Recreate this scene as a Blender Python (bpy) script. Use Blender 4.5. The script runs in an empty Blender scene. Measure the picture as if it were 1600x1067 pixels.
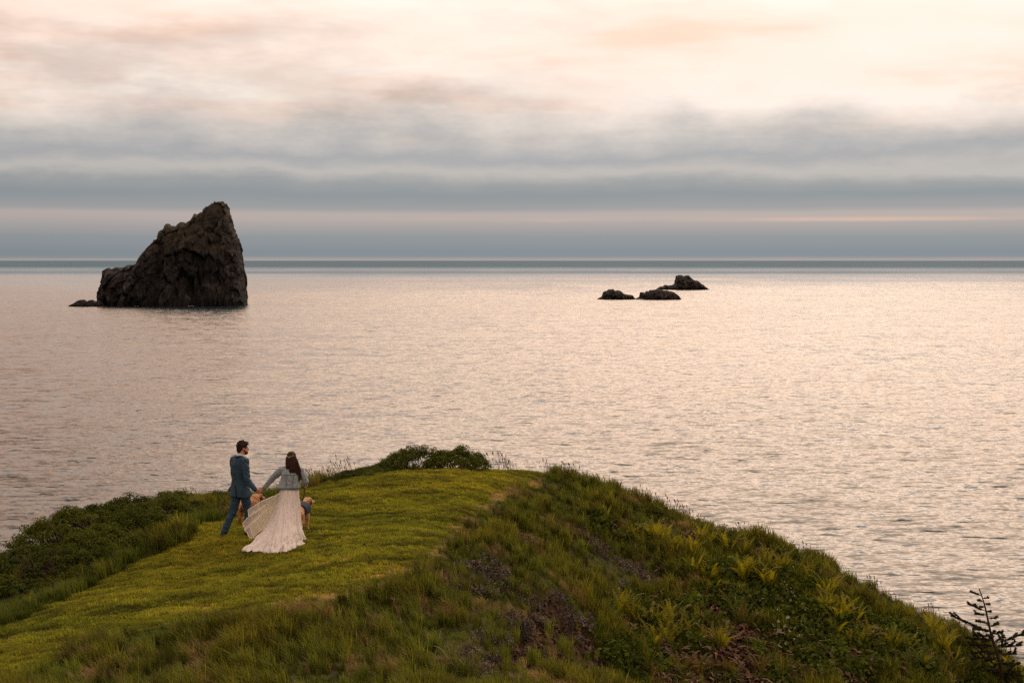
import bpy, bmesh, math, random
import numpy as np
from mathutils import Vector, Matrix, Euler

R = math.radians
scene = bpy.context.scene
COL = scene.collection
rng = np.random.default_rng(11)
random.seed(5)

# ------------------------------------------------------------------ camera
CAM_Z, FPX, CX, CY, HORIZON = 5.17, 2222.0, 800.0, 533.5, 407.0
PITCH = math.atan((CY - HORIZON) / FPX)
cam_data = bpy.data.cameras.new('camera')
cam_data.sensor_width = 36.0
cam_data.lens = FPX * 36.0 / 1600.0
cam_data.clip_start = 0.1
cam_data.clip_end = 200000.0
cam = bpy.data.objects.new('camera', cam_data)
COL.objects.link(cam)
cam.location = (0, 0, CAM_Z)
cam.rotation_euler = (math.pi / 2 - PITCH, 0, 0)
scene.camera = cam

# ------------------------------------------------------------------ light
SUN_AZ, SUN_EL = R(14), R(42)       # azimuth clockwise from +Y (ahead of the camera)
SUN_STRENGTH, SUN_ANGLE = 1.5, R(54)
scene.view_settings.view_transform = 'Standard'
scene.view_settings.look = 'None'
scene.view_settings.exposure = 0.3
scene.view_settings.gamma = 1.0
scene.view_settings.use_curve_mapping = False
scene.cycles.use_adaptive_sampling = True
scene.cycles.adaptive_threshold = 0.01
scene.cycles.use_denoising = False
scene.cycles.max_bounces = 6
scene.cycles.diffuse_bounces = 3
scene.cycles.glossy_bounces = 3
scene.cycles.transmission_bounces = 4
scene.cycles.transparent_max_bounces = 12
scene.cycles.caustics_reflective = False
scene.cycles.caustics_refractive = False

def lin(r, g, b):
    f = lambda c: (c / 255 / 12.92) if c / 255 <= 0.04045 else ((c / 255 + 0.055) / 1.055) ** 2.4
    return (f(r), f(g), f(b), 1.0)

class NT:
    """Small helper round a node tree."""
    def __init__(s, tree):
        s.t = tree; s.n = tree.nodes; s.l = tree.links
    def add(s, kind, **kw):
        nd = s.n.new(kind)
        for k, v in kw.items():
            setattr(nd, k, v)
        return nd
    def put(s, sock, v):
        if isinstance(v, bpy.types.NodeSocket):
            s.l.new(v, sock)
        elif v is not None:
            sock.default_value = v
    def math(s, op, a, b=None, c=None, clamp=False):
        nd = s.add('ShaderNodeMath', operation=op); nd.use_clamp = clamp
        s.put(nd.inputs[0], a); s.put(nd.inputs[1], b)
        if c is not None: s.put(nd.inputs[2], c)
        return nd.outputs[0]
    def mix(s, fac, a, b, blend='MIX'):
        nd = s.add('ShaderNodeMix', data_type='RGBA', blend_type=blend)
        s.put(nd.inputs[0], fac); s.put(nd.inputs[6], a); s.put(nd.inputs[7], b)
        return nd.outputs[2]
    def ramp(s, fac, stops, interp='LINEAR'):
        nd = s.add('ShaderNodeValToRGB'); cr = nd.color_ramp; cr.interpolation = interp
        while len(cr.elements) < len(stops): cr.elements.new(0.5)
        for e, (p, c) in zip(cr.elements, stops):
            e.position = p; e.color = c if len(c) == 4 else (*c, 1)
        s.put(nd.inputs[0], fac)
        return nd.outputs[0]
    def noise(s, vec, scale, detail=4, rough=0.55, lac=2.0, dist=0.0, dim='3D'):
        nd = s.add('ShaderNodeTexNoise', noise_dimensions=dim)
        s.put(nd.inputs['Vector'], vec)
        nd.inputs['Scale'].default_value = scale; nd.inputs['Detail'].default_value = detail
        nd.inputs['Roughness'].default_value = rough; nd.inputs['Lacunarity'].default_value = lac
        nd.inputs['Distortion'].default_value = dist
        return nd.outputs['Fac'], nd.outputs['Color']
    def mapr(s, v, a, b, c=0.0, d=1.0, kind='LINEAR'):
        nd = s.add('ShaderNodeMapRange', interpolation_type=kind)
        for i, x in enumerate((v, a, b, c, d)): s.put(nd.inputs[i], x)
        return nd.outputs[0]
    def comb(s, x, y, z):
        nd = s.add('ShaderNodeCombineXYZ')
        s.put(nd.inputs[0], x); s.put(nd.inputs[1], y); s.put(nd.inputs[2], z)
        return nd.outputs[0]
    def vmul(s, v, k):
        nd = s.add('ShaderNodeVectorMath', operation='MULTIPLY')
        s.put(nd.inputs[0], v); nd.inputs[1].default_value = k
        return nd.outputs[0]

def build_world():
    w = bpy.data.worlds.new('World'); scene.world = w; w.use_nodes = True
    w.node_tree.nodes.clear()
    k = NT(w.node_tree)
    tc = k.add('ShaderNodeTexCoord')
    sep = k.add('ShaderNodeSeparateXYZ'); k.l.new(tc.outputs['Generated'], sep.inputs[0])
    X, Y, Zr = sep.outputs
    Z = k.math('ABSOLUTE', Zr)
    elev = k.math('MULTIPLY', k.math('ARCSINE', k.math('MINIMUM', Z, 1.0)), 180 / math.pi)
    az = k.math('MULTIPLY', k.math('ARCTAN2', X, Y), 180 / math.pi)
    # cloud deck seen in perspective: direction projected on a layer overhead
    den = k.math('ADD', Z, 0.035)
    P = k.comb(k.math('DIVIDE', X, den), k.math('DIVIDE', Y, den), 0.0)
    n1, c1 = k.noise(P, 0.55, 4, 0.55)
    # low streaky stratus: stretched along the horizon
    S = k.comb(k.math('MULTIPLY', az, 0.05), k.math('MULTIPLY', elev, 0.75), 3.1)
    n2, c2 = k.noise(S, 1.0, 4, 0.55)
    S2 = k.comb(k.math('MULTIPLY', az, 0.17), k.math('MULTIPLY', elev, 0.42), 9.7)
    n3, c3 = k.noise(S2, 1.0, 5, 0.6)
    amp = k.mapr(elev, 2.2, 7.0, 0.06, 3.0)
    warp = k.math('MULTIPLY', k.math('SUBTRACT', n3, 0.5), k.math('MULTIPLY', amp, 2.0))
    warp2 = k.math('MULTIPLY', k.math('SUBTRACT', n2, 0.5), k.mapr(elev, 1.2, 4.8, 0.05, 1.2))
    ew = k.math('MAXIMUM', k.math('ADD', elev, k.math('ADD', warp, warp2)), 0.0)
    t = k.math('SQRT', k.math('DIVIDE', ew, 90.0))
    prof = [(0.0, (172, 160, 156)), (0.07, (160, 155, 154)), (0.16, (132, 141, 148)), (0.35, (130, 140, 148)), (0.95, (142, 148, 153)), (1.45, (168, 162, 161)),
            (1.85, (182, 170, 166)), (2.05, (154, 155, 157)), (2.6, (136, 144, 150)), (3.05, (152, 155, 157)),
            (3.5, (186, 181, 177)), (4.1, (162, 163, 166)), (4.7, (184, 180, 178)), (5.3, (206, 198, 191)),
            (5.9, (226, 213, 204)), (6.8, (245, 231, 219)), (8.6, (246, 225, 210)), (10.6, (248, 231, 218)),
            (16, (254, 214, 186)), (30, (250, 204, 176)), (55, (226, 207, 194)), (90, (212, 202, 194))]
    stops = [(math.sqrt(e / 90.0), lin(*c)) for e, c in prof]
    base = k.ramp(t, stops)
    # rosy and grey mottling of the upper deck
    up = k.mapr(elev, 4.2, 7.0)
    rosy = k.math('MULTIPLY', k.mapr(n1, 0.46, 0.66, 0, 1, 'SMOOTHSTEP'), up)
    base = k.mix(k.math('MULTIPLY', rosy, 0.8), base, k.mix(1.0, base, (0.95, 0.76, 0.66, 1), 'MULTIPLY'))
    n4, c4 = k.noise(k.comb(k.math('MULTIPLY', az, 0.075), k.math('MULTIPLY', elev, 0.26), 5.3), 1.0, 5, 0.62)
    gmask = k.math('MULTIPLY', k.mapr(n4, 0.42, 0.64, 0, 1, 'SMOOTHSTEP'), k.mapr(az, -22, 10, 1.0, 0.15))
    base = k.mix(k.math('MULTIPLY', k.math('MULTIPLY', gmask, up), 0.9), base, k.mix(1.0, base, (0.64, 0.60, 0.60, 1), 'MULTIPLY'))
    # thin bright slits under the low deck
    slit = k.math('MULTIPLY', k.mapr(k.math('ABSOLUTE', k.math('SUBTRACT', ew, 1.62)), 0.0, 0.15, 1, 0, 'SMOOTHSTEP'), k.mapr(az, -6, 16, 0.05, 0.8))
    base = k.mix(k.math('MULTIPLY', slit, k.mapr(n2, 0.42, 0.6)), base, lin(232, 192, 172))
    # brighter towards the veiled sun, darker away from it
    sd = (math.sin(SUN_AZ) * math.cos(SUN_EL), math.cos(SUN_AZ) * math.cos(SUN_EL), math.sin(SUN_EL))
    dot = k.add('ShaderNodeVectorMath', operation='DOT_PRODUCT')
    k.l.new(tc.outputs['Generated'], dot.inputs[0]); dot.inputs[1].default_value = sd
    glow = k.mapr(dot.outputs['Value'], 0.50, 0.86, 0.88, 1.06)
    glow2 = k.mapr(dot.outputs['Value'], -0.6, 0.7, 0.62, 1.0)
    gl = k.math('MULTIPLY', k.math('MULTIPLY', k.math('MULTIPLY', glow, glow2), k.mapr(elev, 2, 8, 0.84, 0.92)), k.math('MULTIPLY', k.mapr(elev, 8, 22, 1.0, 1.65, 'SMOOTHSTEP'), k.mapr(elev, 35, 80, 1.0, 0.75, 'SMOOTHSTEP')))
    clouds = k.mix(1.0, base, k.comb(gl, gl, gl), 'MULTIPLY')
    clouds = k.mix(1.0, clouds, (10, 10, 10, 1), 'MULTIPLY')
    sky = k.add('ShaderNodeTexSky', sky_type='NISHITA')
    sky.sun_disc = False; sky.sun_elevation = SUN_EL; sky.sun_rotation = SUN_AZ
    sky.altitude = 30; sky.air_density = 1.0; sky.dust_density = 2.0; sky.ozone_density = 1.0
    both = k.mix(0.97, sky.outputs[0], clouds)
    bg = k.add('ShaderNodeBackground'); k.l.new(both, bg.inputs[0]); bg.inputs[1].default_value = 0.1
    out = k.add('ShaderNodeOutputWorld'); k.l.new(bg.outputs[0], out.inputs[0])
build_world()

sun_data = bpy.data.lights.new('sun', 'SUN')
sun_data.energy = SUN_STRENGTH; sun_data.angle = SUN_ANGLE; sun_data.color = (1.0, 0.78, 0.58)
sun = bpy.data.objects.new('sun', sun_data); COL.objects.link(sun)
_sd = Vector((math.sin(SUN_AZ) * math.cos(SUN_EL), math.cos(SUN_AZ) * math.cos(SUN_EL), math.sin(SUN_EL)))
sun.rotation_euler = _sd.to_track_quat('Z', 'Y').to_euler()
sun.location = (0, 0, 40)

# ------------------------------------------------------------------ helpers
_prm = np.random.default_rng(3).permutation(256); _prm = np.concatenate([_prm, _prm, _prm])
_grd = np.random.default_rng(4).normal(size=(256, 3)); _grd /= np.linalg.norm(_grd, axis=1)[:, None]
def perlin(x, y, z=0.0):
    x, y, z = np.broadcast_arrays(np.asarray(x, float), np.asarray(y, float), np.asarray(z, float))
    xi, yi, zi = np.floor(x).astype(int), np.floor(y).astype(int), np.floor(z).astype(int)
    xf, yf, zf = x - xi, y - yi, z - zi
    xi &= 255; yi &= 255; zi &= 255
    f = lambda t: t * t * t * (t * (t * 6 - 15) + 10)
    u, v, w = f(xf), f(yf), f(zf)
    def g(dx, dy, dz):
        h = _prm[_prm[_prm[(xi + dx) & 255] + ((yi + dy) & 255)] + ((zi + dz) & 255)]
        gr = _grd[h]
        return gr[..., 0] * (xf - dx) + gr[..., 1] * (yf - dy) + gr[..., 2] * (zf - dz)
    l = lambda a, b, t: a + (b - a) * t
    return 1.5 * l(l(l(g(0,0,0), g(1,0,0), u), l(g(0,1,0), g(1,1,0), u), v), l(l(g(0,0,1), g(1,0,1), u), l(g(0,1,1), g(1,1,1), u), v), w)
def fbm(x, y, z=0.0, octv=4, gain=0.5, ridged=False):
    s, a, f = 0, 1.0, 1.0
    for i in range(octv):
        n = perlin(np.asarray(x) * f + 17.3 * i, np.asarray(y) * f + 5.1 * i, np.asarray(z) * f + 9.2 * i)
        s = s + a * ((1 - 2 * np.abs(n)) if ridged else n)
        a *= gain; f *= 2.03
    return s

def mesh_from(name, verts, faces, smooth=False):
    me = bpy.data.meshes.new(name)
    me.from_pydata([tuple(map(float, v)) for v in verts] if not isinstance(verts, np.ndarray) else verts.tolist(), [], faces if not isinstance(faces, np.ndarray) else faces.tolist())
    me.update()
    if smooth: me.polygons.foreach_set('use_smooth', [True] * len(me.polygons))
    return me
def quads_mesh(name, verts, faces, smooth=False):
    """Fast builder: verts (n,3), faces (m,k) arrays."""
    verts = np.asarray(verts, np.float32); faces = np.asarray(faces, np.int32)
    me = bpy.data.meshes.new(name)
    m, kk = faces.shape
    me.vertices.add(len(verts)); me.vertices.foreach_set('co', verts.ravel())
    me.loops.add(m * kk); me.loops.foreach_set('vertex_index', faces.ravel())
    me.polygons.add(m)
    me.polygons.foreach_set('loop_start', np.arange(0, m * kk, kk, dtype=np.int32))
    me.update(calc_edges=True)
    if smooth: me.polygons.foreach_set('use_smooth', np.ones(m, bool))
    return me
def obj(name, me, mat=None, parent=None, loc=None):
    o = bpy.data.objects.new(name, me)
    COL.objects.link(o)
    if mat is not None and me is not None and not me.materials: me.materials.append(mat)
    if parent is not None: o.parent = parent
    if loc is not None: o.location = loc
    return o
def tag(o, label=None, cat=None, group=None, kind=None):
    if label: o['label'] = label
    if cat: o['category'] = cat
    if group: o['group'] = group
    if kind: o['kind'] = kind
    return o
def thing(name, label, cat, loc=(0, 0, 0), rz=0.0, group=None):
    o = bpy.data.objects.new(name, None); COL.objects.link(o)
    o.empty_display_size = 0.2
    o.location = loc; o.rotation_euler = (0, 0, rz)
    return tag(o, label, cat, group)

def new_mat(name):
    m = bpy.data.materials.new(name); m.use_nodes = True; m.node_tree.nodes.clear()
    k = NT(m.node_tree)
    out = k.add('ShaderNodeOutputMaterial')
    return m, k, out
def principled(k, color, rough=0.7, spec=0.3, **kw):
    b = k.add('ShaderNodeBsdfPrincipled')
    k.put(b.inputs['Base Color'], color); k.put(b.inputs['Roughness'], rough)
    b.inputs['Specular IOR Level'].default_value = spec
    for key, v in kw.items(): k.put(b.inputs[key], v)
    return b
def bump(k, h, strength, dist):
    b = k.add('ShaderNodeBump'); k.put(b.inputs['Height'], h)
    b.inputs['Strength'].default_value = strength; b.inputs['Distance'].default_value = dist
    return b.outputs[0]
def simple_mat(name, c1, c2, scale=20, rough=0.75, spec=0.25, bstr=0.3, bdist=0.01, coord='Object', stretch=(1, 1, 1), sheen=0.0):
    """Base colour varied between two tones by noise, with fine relief."""
    m, k, out = new_mat(name)
    tc = k.add('ShaderNodeTexCoord')
    v = k.vmul(tc.outputs[coord], stretch)
    n, _ = k.noise(v, scale, 5, 0.6)
    col = k.mix(k.mapr(n, 0.32, 0.68), (*c1, 1), (*c2, 1))
    b = principled(k, col, rough, spec)
    if sheen: b.inputs['Sheen Weight'].default_value = sheen
    if bstr: k.l.new(bump(k, n, bstr, bdist), b.inputs['Normal'])
    k.l.new(b.outputs[0], out.inputs[0])
    return m

def ray(u, v):
    b = (CY - np.asarray(v, float)) / FPX; a = (np.asarray(u, float) - CX) / FPX
    cp, sp = math.cos(PITCH), math.sin(PITCH)
    yy = cp + sp * b
    return a / yy, (-sp + cp * b) / yy         # dx/dy, dz/dy
def at(u, v, d):
    sx, sz = ray(u, v)
    return np.array([sx * d, d, CAM_Z + sz * d])

def tube(V, F, pts, radii, sides=5):
    """Append a tapering tube through pts to the lists V, F."""
    pts = [Vector(p) for p in pts]; k0 = len(V)
    for i, p in enumerate(pts):
        d = (pts[min(i + 1, len(pts) - 1)] - pts[max(i - 1, 0)]).normalized()
        u = d.orthogonal().normalized(); w = d.cross(u)
        for s in range(sides):
            a = 2 * math.pi * s / sides; V.append(tuple(p + (u * math.cos(a) + w * math.sin(a)) * radii[i]))
    for i in range(len(pts) - 1):
        for s in range(sides):
            F.append((k0 + i * sides + s, k0 + i * sides + (s + 1) % sides, k0 + (i + 1) * sides + (s + 1) % sides, k0 + (i + 1) * sides + s))


def cells(x, y, z, seed=0):
    """Random value of the nearest cell and distance to the cell's edge (angular blocks, joints)."""
    x, y, z = np.broadcast_arrays(np.asarray(x, float), np.asarray(y, float), np.asarray(z, float))
    xi, yi, zi = np.floor(x).astype(int), np.floor(y).astype(int), np.floor(z).astype(int)
    f1 = np.full(x.shape, 9.0); f2 = np.full(x.shape, 9.0); val = np.zeros(x.shape)
    tab = np.random.default_rng(40 + seed).random((256, 4))
    for dx in (-1, 0, 1):
        for dy in (-1, 0, 1):
            for dz in (-1, 0, 1):
                h = _prm[_prm[_prm[(xi + dx) & 255] + ((yi + dy) & 255)] + ((zi + dz) & 255)]
                q = tab[h]; d = np.sqrt((xi + dx + q[..., 0] - x) ** 2 + (yi + dy + q[..., 1] - y) ** 2 + (zi + dz + q[..., 2] - z) ** 2)
                c = d < f1; f2 = np.where(c, f1, np.minimum(f2, d)); val = np.where(c, q[..., 3], val); f1 = np.where(c, d, f1)
    return val, f2 - f1
# ================================================================== SEA
SEA_Z = CAM_Z - 30.0
def water_mat():
    m, k, out = new_mat('sea water')
    g = k.add('ShaderNodeNewGeometry')
    p = g.outputs['Position']
    sep = k.add('ShaderNodeSeparateXYZ'); k.l.new(p, sep.inputs[0])
    def slope(vec, scale, detail, rough):
        f, c = k.noise(vec, scale, detail, rough)
        sc = k.add('ShaderNodeSeparateColor'); k.l.new(c, sc.inputs[0])
        return f, k.math('SUBTRACT', sc.outputs[0], 0.5), k.math('SUBTRACT', sc.outputs[1], 0.5)
    # swell, wind waves and ripples as slopes of the surface (crests lie across the view)
    _, ax, ay = slope(k.vmul(p, (0.030, 0.085, 1)), 1.0, 1, 0.5)
    fb, bx, by = slope(k.vmul(p, (0.21, 0.54, 1)), 1.0, 3, 0.6)
    _, cx_, cy_ = slope(k.vmul(p, (1.1, 2.3, 1)), 1.0, 2, 0.6)
    gust, _ = k.noise(k.vmul(p, (0.0035, 0.0012, 1)), 1.0, 3, 0.6)      # cat's paws and slicks
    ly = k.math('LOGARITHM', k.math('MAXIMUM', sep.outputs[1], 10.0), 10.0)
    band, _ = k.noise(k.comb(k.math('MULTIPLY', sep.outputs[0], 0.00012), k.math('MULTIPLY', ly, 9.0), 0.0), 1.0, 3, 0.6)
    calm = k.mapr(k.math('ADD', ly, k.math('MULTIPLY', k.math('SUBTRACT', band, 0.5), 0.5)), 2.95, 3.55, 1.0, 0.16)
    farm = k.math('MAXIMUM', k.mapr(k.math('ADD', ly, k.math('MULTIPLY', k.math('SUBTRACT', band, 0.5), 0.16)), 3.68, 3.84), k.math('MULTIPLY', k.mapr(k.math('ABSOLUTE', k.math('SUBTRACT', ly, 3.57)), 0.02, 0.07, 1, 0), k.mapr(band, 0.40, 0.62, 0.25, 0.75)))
    gf = k.math('MULTIPLY', k.mapr(gust, 0.35, 0.68, 0.75, 1.2), calm)
    steep = k.mapr(fb, 0.58, 0.70, 0.0, 0.42, 'SMOOTHSTEP')             # the steep fronts of the wavelets
    sy = k.math('ADD', k.math('MULTIPLY', ay, 0.16), k.math('ADD', k.math('MULTIPLY', by, 0.80), k.math('ADD', k.math('MULTIPLY', cy_, 0.75), k.math('ADD', steep, 0.15))))
    sx = k.math('ADD', k.math('MULTIPLY', ax, 0.08), k.math('ADD', k.math('MULTIPLY', bx, 0.35), k.math('MULTIPLY', cx_, 0.5)))
    nv = k.add('ShaderNodeVectorMath', operation='NORMALIZE')
    k.l.new(k.comb(k.math('MULTIPLY', sx, gf), k.math('MULTIPLY', k.math('MULTIPLY', sy, gf), -1.0), 1.0), nv.inputs[0])
    n = nv.outputs[0]
    b = principled(k, (0.012, 0.024, 0.030, 1), 0.07, 0.5)
    b.inputs['IOR'].default_value = 1.333
    k.l.new(n, b.inputs['Normal'])
    # dark horizon band painted in: blue diffuse colour in place of dim sky reflection
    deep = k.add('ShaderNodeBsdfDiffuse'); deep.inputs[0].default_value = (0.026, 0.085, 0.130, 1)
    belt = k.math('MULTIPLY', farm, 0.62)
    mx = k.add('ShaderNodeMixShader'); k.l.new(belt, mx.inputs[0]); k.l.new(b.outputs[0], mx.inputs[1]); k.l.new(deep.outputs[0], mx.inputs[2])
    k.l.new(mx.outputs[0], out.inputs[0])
    return m
def build_sea():
    # one sheet that reaches the horizon, finer towards the headland
    ys = np.array([-400, -100, 40, 120, 300, 800, 2000, 6000, 20000, 60000, 150000.0])
    xs = np.array([-90000, -20000, -5000, -1200, -300, 0, 300, 1200, 5000, 20000, 90000.0])
    gx, gy = np.meshgrid(xs, ys)
    v = np.stack([gx, gy, np.full_like(gx, SEA_Z)], -1).reshape(-1, 3)
    nx = len(xs); f = [[j * nx + i, j * nx + i + 1, (j + 1) * nx + i + 1, (j + 1) * nx + i] for j in range(len(ys) - 1) for i in range(nx - 1)]
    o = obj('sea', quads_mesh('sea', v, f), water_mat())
    tag(o, 'calm rose-tinted sea reaching to the horizon', 'sea', kind='structure')
build_sea()

# ================================================================== ROCKS IN THE SEA
def rock_mat(name, dark, light, cap, capz=None):
    m, k, out = new_mat(name)
    g = k.add('ShaderNodeNewGeometry'); tc = k.add('ShaderNodeTexCoord')
    p = tc.outputs['Object']
    n1, _ = k.noise(k.vmul(p, (1, 1, 0.55)), 0.10, 6, 0.62)
    n2, _ = k.noise(p, 0.5, 5, 0.65)
    vor = k.add('ShaderNodeTexVoronoi'); k.put(vor.inputs['Vector'], k.vmul(p, (1, 1, 0.4))); vor.inputs['Scale'].default_value = 0.16
    col = k.mix(k.mapr(n1, 0.33, 0.66), (*dark, 1), (*light, 1))
    col = k.mix(k.mapr(n2, 0.35, 0.7, 0.0, 0.55), col, (*[c * 0.45 for c in dark], 1))
    # guano and lichen streaks on ledges
    st, _ = k.noise(k.vmul(p, (1, 1, 0.25)), 0.22, 5, 0.6)
    col = k.mix(k.mapr(st, 0.60, 0.72, 0, 0.7), col, (0.17, 0.155, 0.14, 1))
    sepn = k.add('ShaderNodeSeparateXYZ'); k.l.new(g.outputs['Normal'], sepn.inputs[0])
    sepp = k.add('ShaderNodeSeparateXYZ'); k.l.new(p, sepp.inputs[0])
    if cap:
        up = k.math('MULTIPLY', k.mapr(sepn.outputs[2], 0.15, 0.6), k.mapr(k.math('ADD', sepp.outputs[2], k.math('MULTIPLY', n1, 18)), capz, capz + 14))
        col = k.mix(k.math('MULTIPLY', up, 0.85), col, (*cap, 1))
    wet = k.mapr(sepp.outputs[2], 0.5, 4.5, 1, 0)                       # dark weed belt at the tide line
    col = k.mix(k.math('MULTIPLY', wet, 0.7), col, (0.012, 0.011, 0.010, 1))
    b = principled(k, col, 0.9, 0.15)
    k.l.new(bump(k, k.math('ADD', n2, n1), 0.9, 2.2), b.inputs['Normal'])
    k.l.new(b.outputs[0], out.inputs[0])
    return m
def build_rock(name, outline, water_v, depth, plan_n, crag, mat, label, group=None, recess=(), seed=0.0, ncol=240, nring=110, yoff=0.0, round_n=3.0):
    """outline: silhouette as seen from the headland, turned into metres at its own distance; cross-sections run back in depth."""
    sx, sz = ray(0, water_v); D = (SEA_Z - CAM_Z) / sz + yoff
    mpp = D / FPX
    pu = np.array([q[0] for q in outline], float); pv = np.array([q[1] for q in outline], float)
    wv = max(water_v, pv.max())
    X = (pu - CX) * mpp; H = (wv - pv) * mpp
    xc = 0.5 * (X[0] + X[-1]); a = 0.5 * (X[-1] - X[0])
    # arc-length spaced columns so that near-vertical flanks get their share
    s = np.concatenate([[0], np.cumsum(np.hypot(np.diff(X), np.diff(H)))])
    q = np.linspace(0, s[-1], ncol)
    cx = np.interp(q, s, X); ch = np.interp(q, s, H)
    jag = (cells(cx * 0.16 + seed, 0.5, 0.5, 3)[0] - 0.5) * 0.26 + (cells(cx * 0.42 + seed, 0.5, 0.5, 4)[0] - 0.5) * 0.20
    ch = np.maximum(ch + jag * crag * np.clip(ch / 8, 0, 1) + fbm(cx * 0.35 + seed, seed, 0, 4) * crag * 0.22 * np.clip(ch / 8, 0, 1), 0.0)
    cx = cx + fbm(q * 0.25 + seed * 3, 7.7, 0, 3) * crag * 0.10
    W = depth * np.clip(1 - np.abs((cx - xc) / (a * 1.02)) ** plan_n, 0.02, 1) ** 0.6
    t = np.linspace(0, math.pi, nring)
    ct, st = np.cos(t), np.sin(t)
    n = 2.0 / round_n
    yy = -np.sign(ct) * np.abs(ct) ** n; zz = np.abs(st) ** n
    VX = np.repeat(cx[:, None], nring, 1); VY = W[:, None] * yy[None]; VZ = ch[:, None] * zz[None]
    # narrower towards the crest
    VY = VY * (1.0 - 0.55 * (VZ / max(H.max(), 1e-3)) ** 1.2)
    # crags: buttresses and gullies in the faces, ledges
    face = np.clip(np.abs(VY) / np.maximum(W[:, None], 0.1), 0, 1)
    k = 1.0 / (H.max() * 0.22 + 2)
    dn = fbm(VX * k * 1.2 + seed, VZ * k * 0.45 + seed, VY * k * 0.3, 6, 0.56, True) * crag * 0.55 + fbm(VX * k * 3 + seed, VZ * k * 2.6, VY * k, 4, 0.6) * crag * 0.35
    c1, e1 = cells(VX * k * 1.7 + seed, VZ * k * 1.1 + 3, VY * k * 0.8, 1); c2, e2 = cells(VX * k * 4.2 + seed, VZ * k * 3.0 + 3, VY * k * 2, 2)
    dn = dn * 0.6 + (c1 - 0.5) * crag * 1.15 + (c2 - 0.5) * crag * 0.5 - np.clip(1 - e1 / 0.12, 0, 1) * crag * 0.22
    sgn = np.sign(VY)
    VY = VY + sgn * dn * face * np.clip(W[:, None] / (depth * 0.4), 0, 1)
    for (ru, rv, wu, wvv, dep) in recess:
        rx, rz = (ru - CX) * mpp, (wv - rv) * mpp
        gss = np.exp(-((VX - rx) / (wu * mpp)) ** 2 - ((VZ - rz) / (wvv * mpp)) ** 2)
        VY = np.where(VY < 0, VY + dep * gss, VY)
    VX2 = VX + fbm(VX * k * 2 + 3, VZ * k * 2.2 + seed, VY * k * 2, 4, 0.55) * crag * 0.12 * np.clip(VZ / 6, 0, 1)
    base = np.array([xc, D, SEA_Z])
    P = np.stack([VX2 - xc, VY, VZ - 0.15], -1)
    P[:, 0, 2] = -4; P[:, -1, 2] = -4
    f = []
    idx = np.arange(ncol * nring).reshape(ncol, nring)
    F = np.stack([idx[:-1, :-1], idx[1:, :-1], idx[1:, 1:], idx[:-1, 1:]], -1).reshape(-1, 4)
    me = quads_mesh(name, P.reshape(-1, 3), F[:, ::-1], smooth=False)
    o = obj(name, me, mat, loc=tuple(base))
    tag(o, label, 'rock', group)
    return o
Z2 = lambda pts, x0, y0, s: [(x0 + a / s, y0 + b / s) for a, b in pts]
stack_pts = Z2([(345, 888), (362, 840), (358, 760), (368, 690), (378, 655), (380, 618), (420, 606), (480, 600), (540, 594), (590, 582), (612, 596), (650, 578), (676, 560), (684, 520),
                (700, 485), (728, 465), (738, 420), (762, 405), (790, 380), (812, 350), (812, 322), (846, 316), (852, 280), (872, 262), (898, 244), (918, 254), (938, 274),
                (975, 262), (1010, 250), (1050, 215), (1090, 180), (1150, 145), (1185, 115), (1220, 88), (1240, 76), (1300, 76), (1325, 100), (1330, 130), (1352, 170), (1364, 220), (1372, 265),
                (1386, 310), (1408, 360), (1414, 420), (1428, 490), (1436, 560), (1440, 640), (1450, 720), (1458, 790), (1468, 840), (1476, 872), (1480, 886)], 90, 300, 5.0)
m_stack = rock_mat('basalt with turf cap', (0.016, 0.0160, 0.0165), (0.044, 0.042, 0.041), (0.042, 0.036, 0.024), 34.0)
m_islet = rock_mat('dark basalt', (0.016, 0.0155, 0.0155), (0.036, 0.033, 0.032), None)
build_rock('sea_stack', stack_pts, 476.5, 34.0, 2.6, 9.0, m_stack, 'tall dark sea stack with a slanting grassy peak rising from the water',
           recess=[(318, 450, 16, 22, 9), (290, 420, 5, 40, 7), (262, 425, 6, 36, 5), (205, 445, 5, 20, 4)], seed=2.3, ncol=420, nring=150)
build_rock('low_reef', Z2([(84, 888), (100, 878), (130, 862), (160, 842), (185, 834), (208, 838), (225, 852), (250, 838), (268, 836), (290, 846), (330, 850), (352, 862), (372, 888)], 90, 300, 5.0),
           477.5, 7.0, 2.2, 2.5, m_islet, 'low black reef awash at the left foot of the tall sea stack', seed=5.1, ncol=120, nring=40, yoff=-14)
Z3 = lambda p: Z2(p, 920, 400, 7.62)
build_rock('islet', Z3([(96, 512), (140, 488), (165, 462), (172, 430), (200, 404), (232, 398), (245, 386), (290, 382), (310, 408), (345, 400), (385, 422), (410, 444), (470, 462), (515, 462), (530, 486), (560, 508)]),
           467.6, 13.0, 2.2, 3.2, m_islet, 'small rounded dark islet, leftmost of the three rocks offshore', 'islets offshore on the right', seed=8.8, ncol=160, nring=60)
build_rock('islet', Z3([(548, 512), (590, 492), (610, 478), (614, 436), (640, 428), (672, 434), (700, 412), (760, 400), (820, 392), (880, 398), (950, 414), (1010, 430), (1050, 456), (1080, 488), (1100, 512)]),
           467.8, 15.0, 2.2, 3.2, m_islet, 'low humped dark islet, middle of the three rocks offshore', 'islets offshore on the right', seed=3.4, ncol=160, nring=60)
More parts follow.
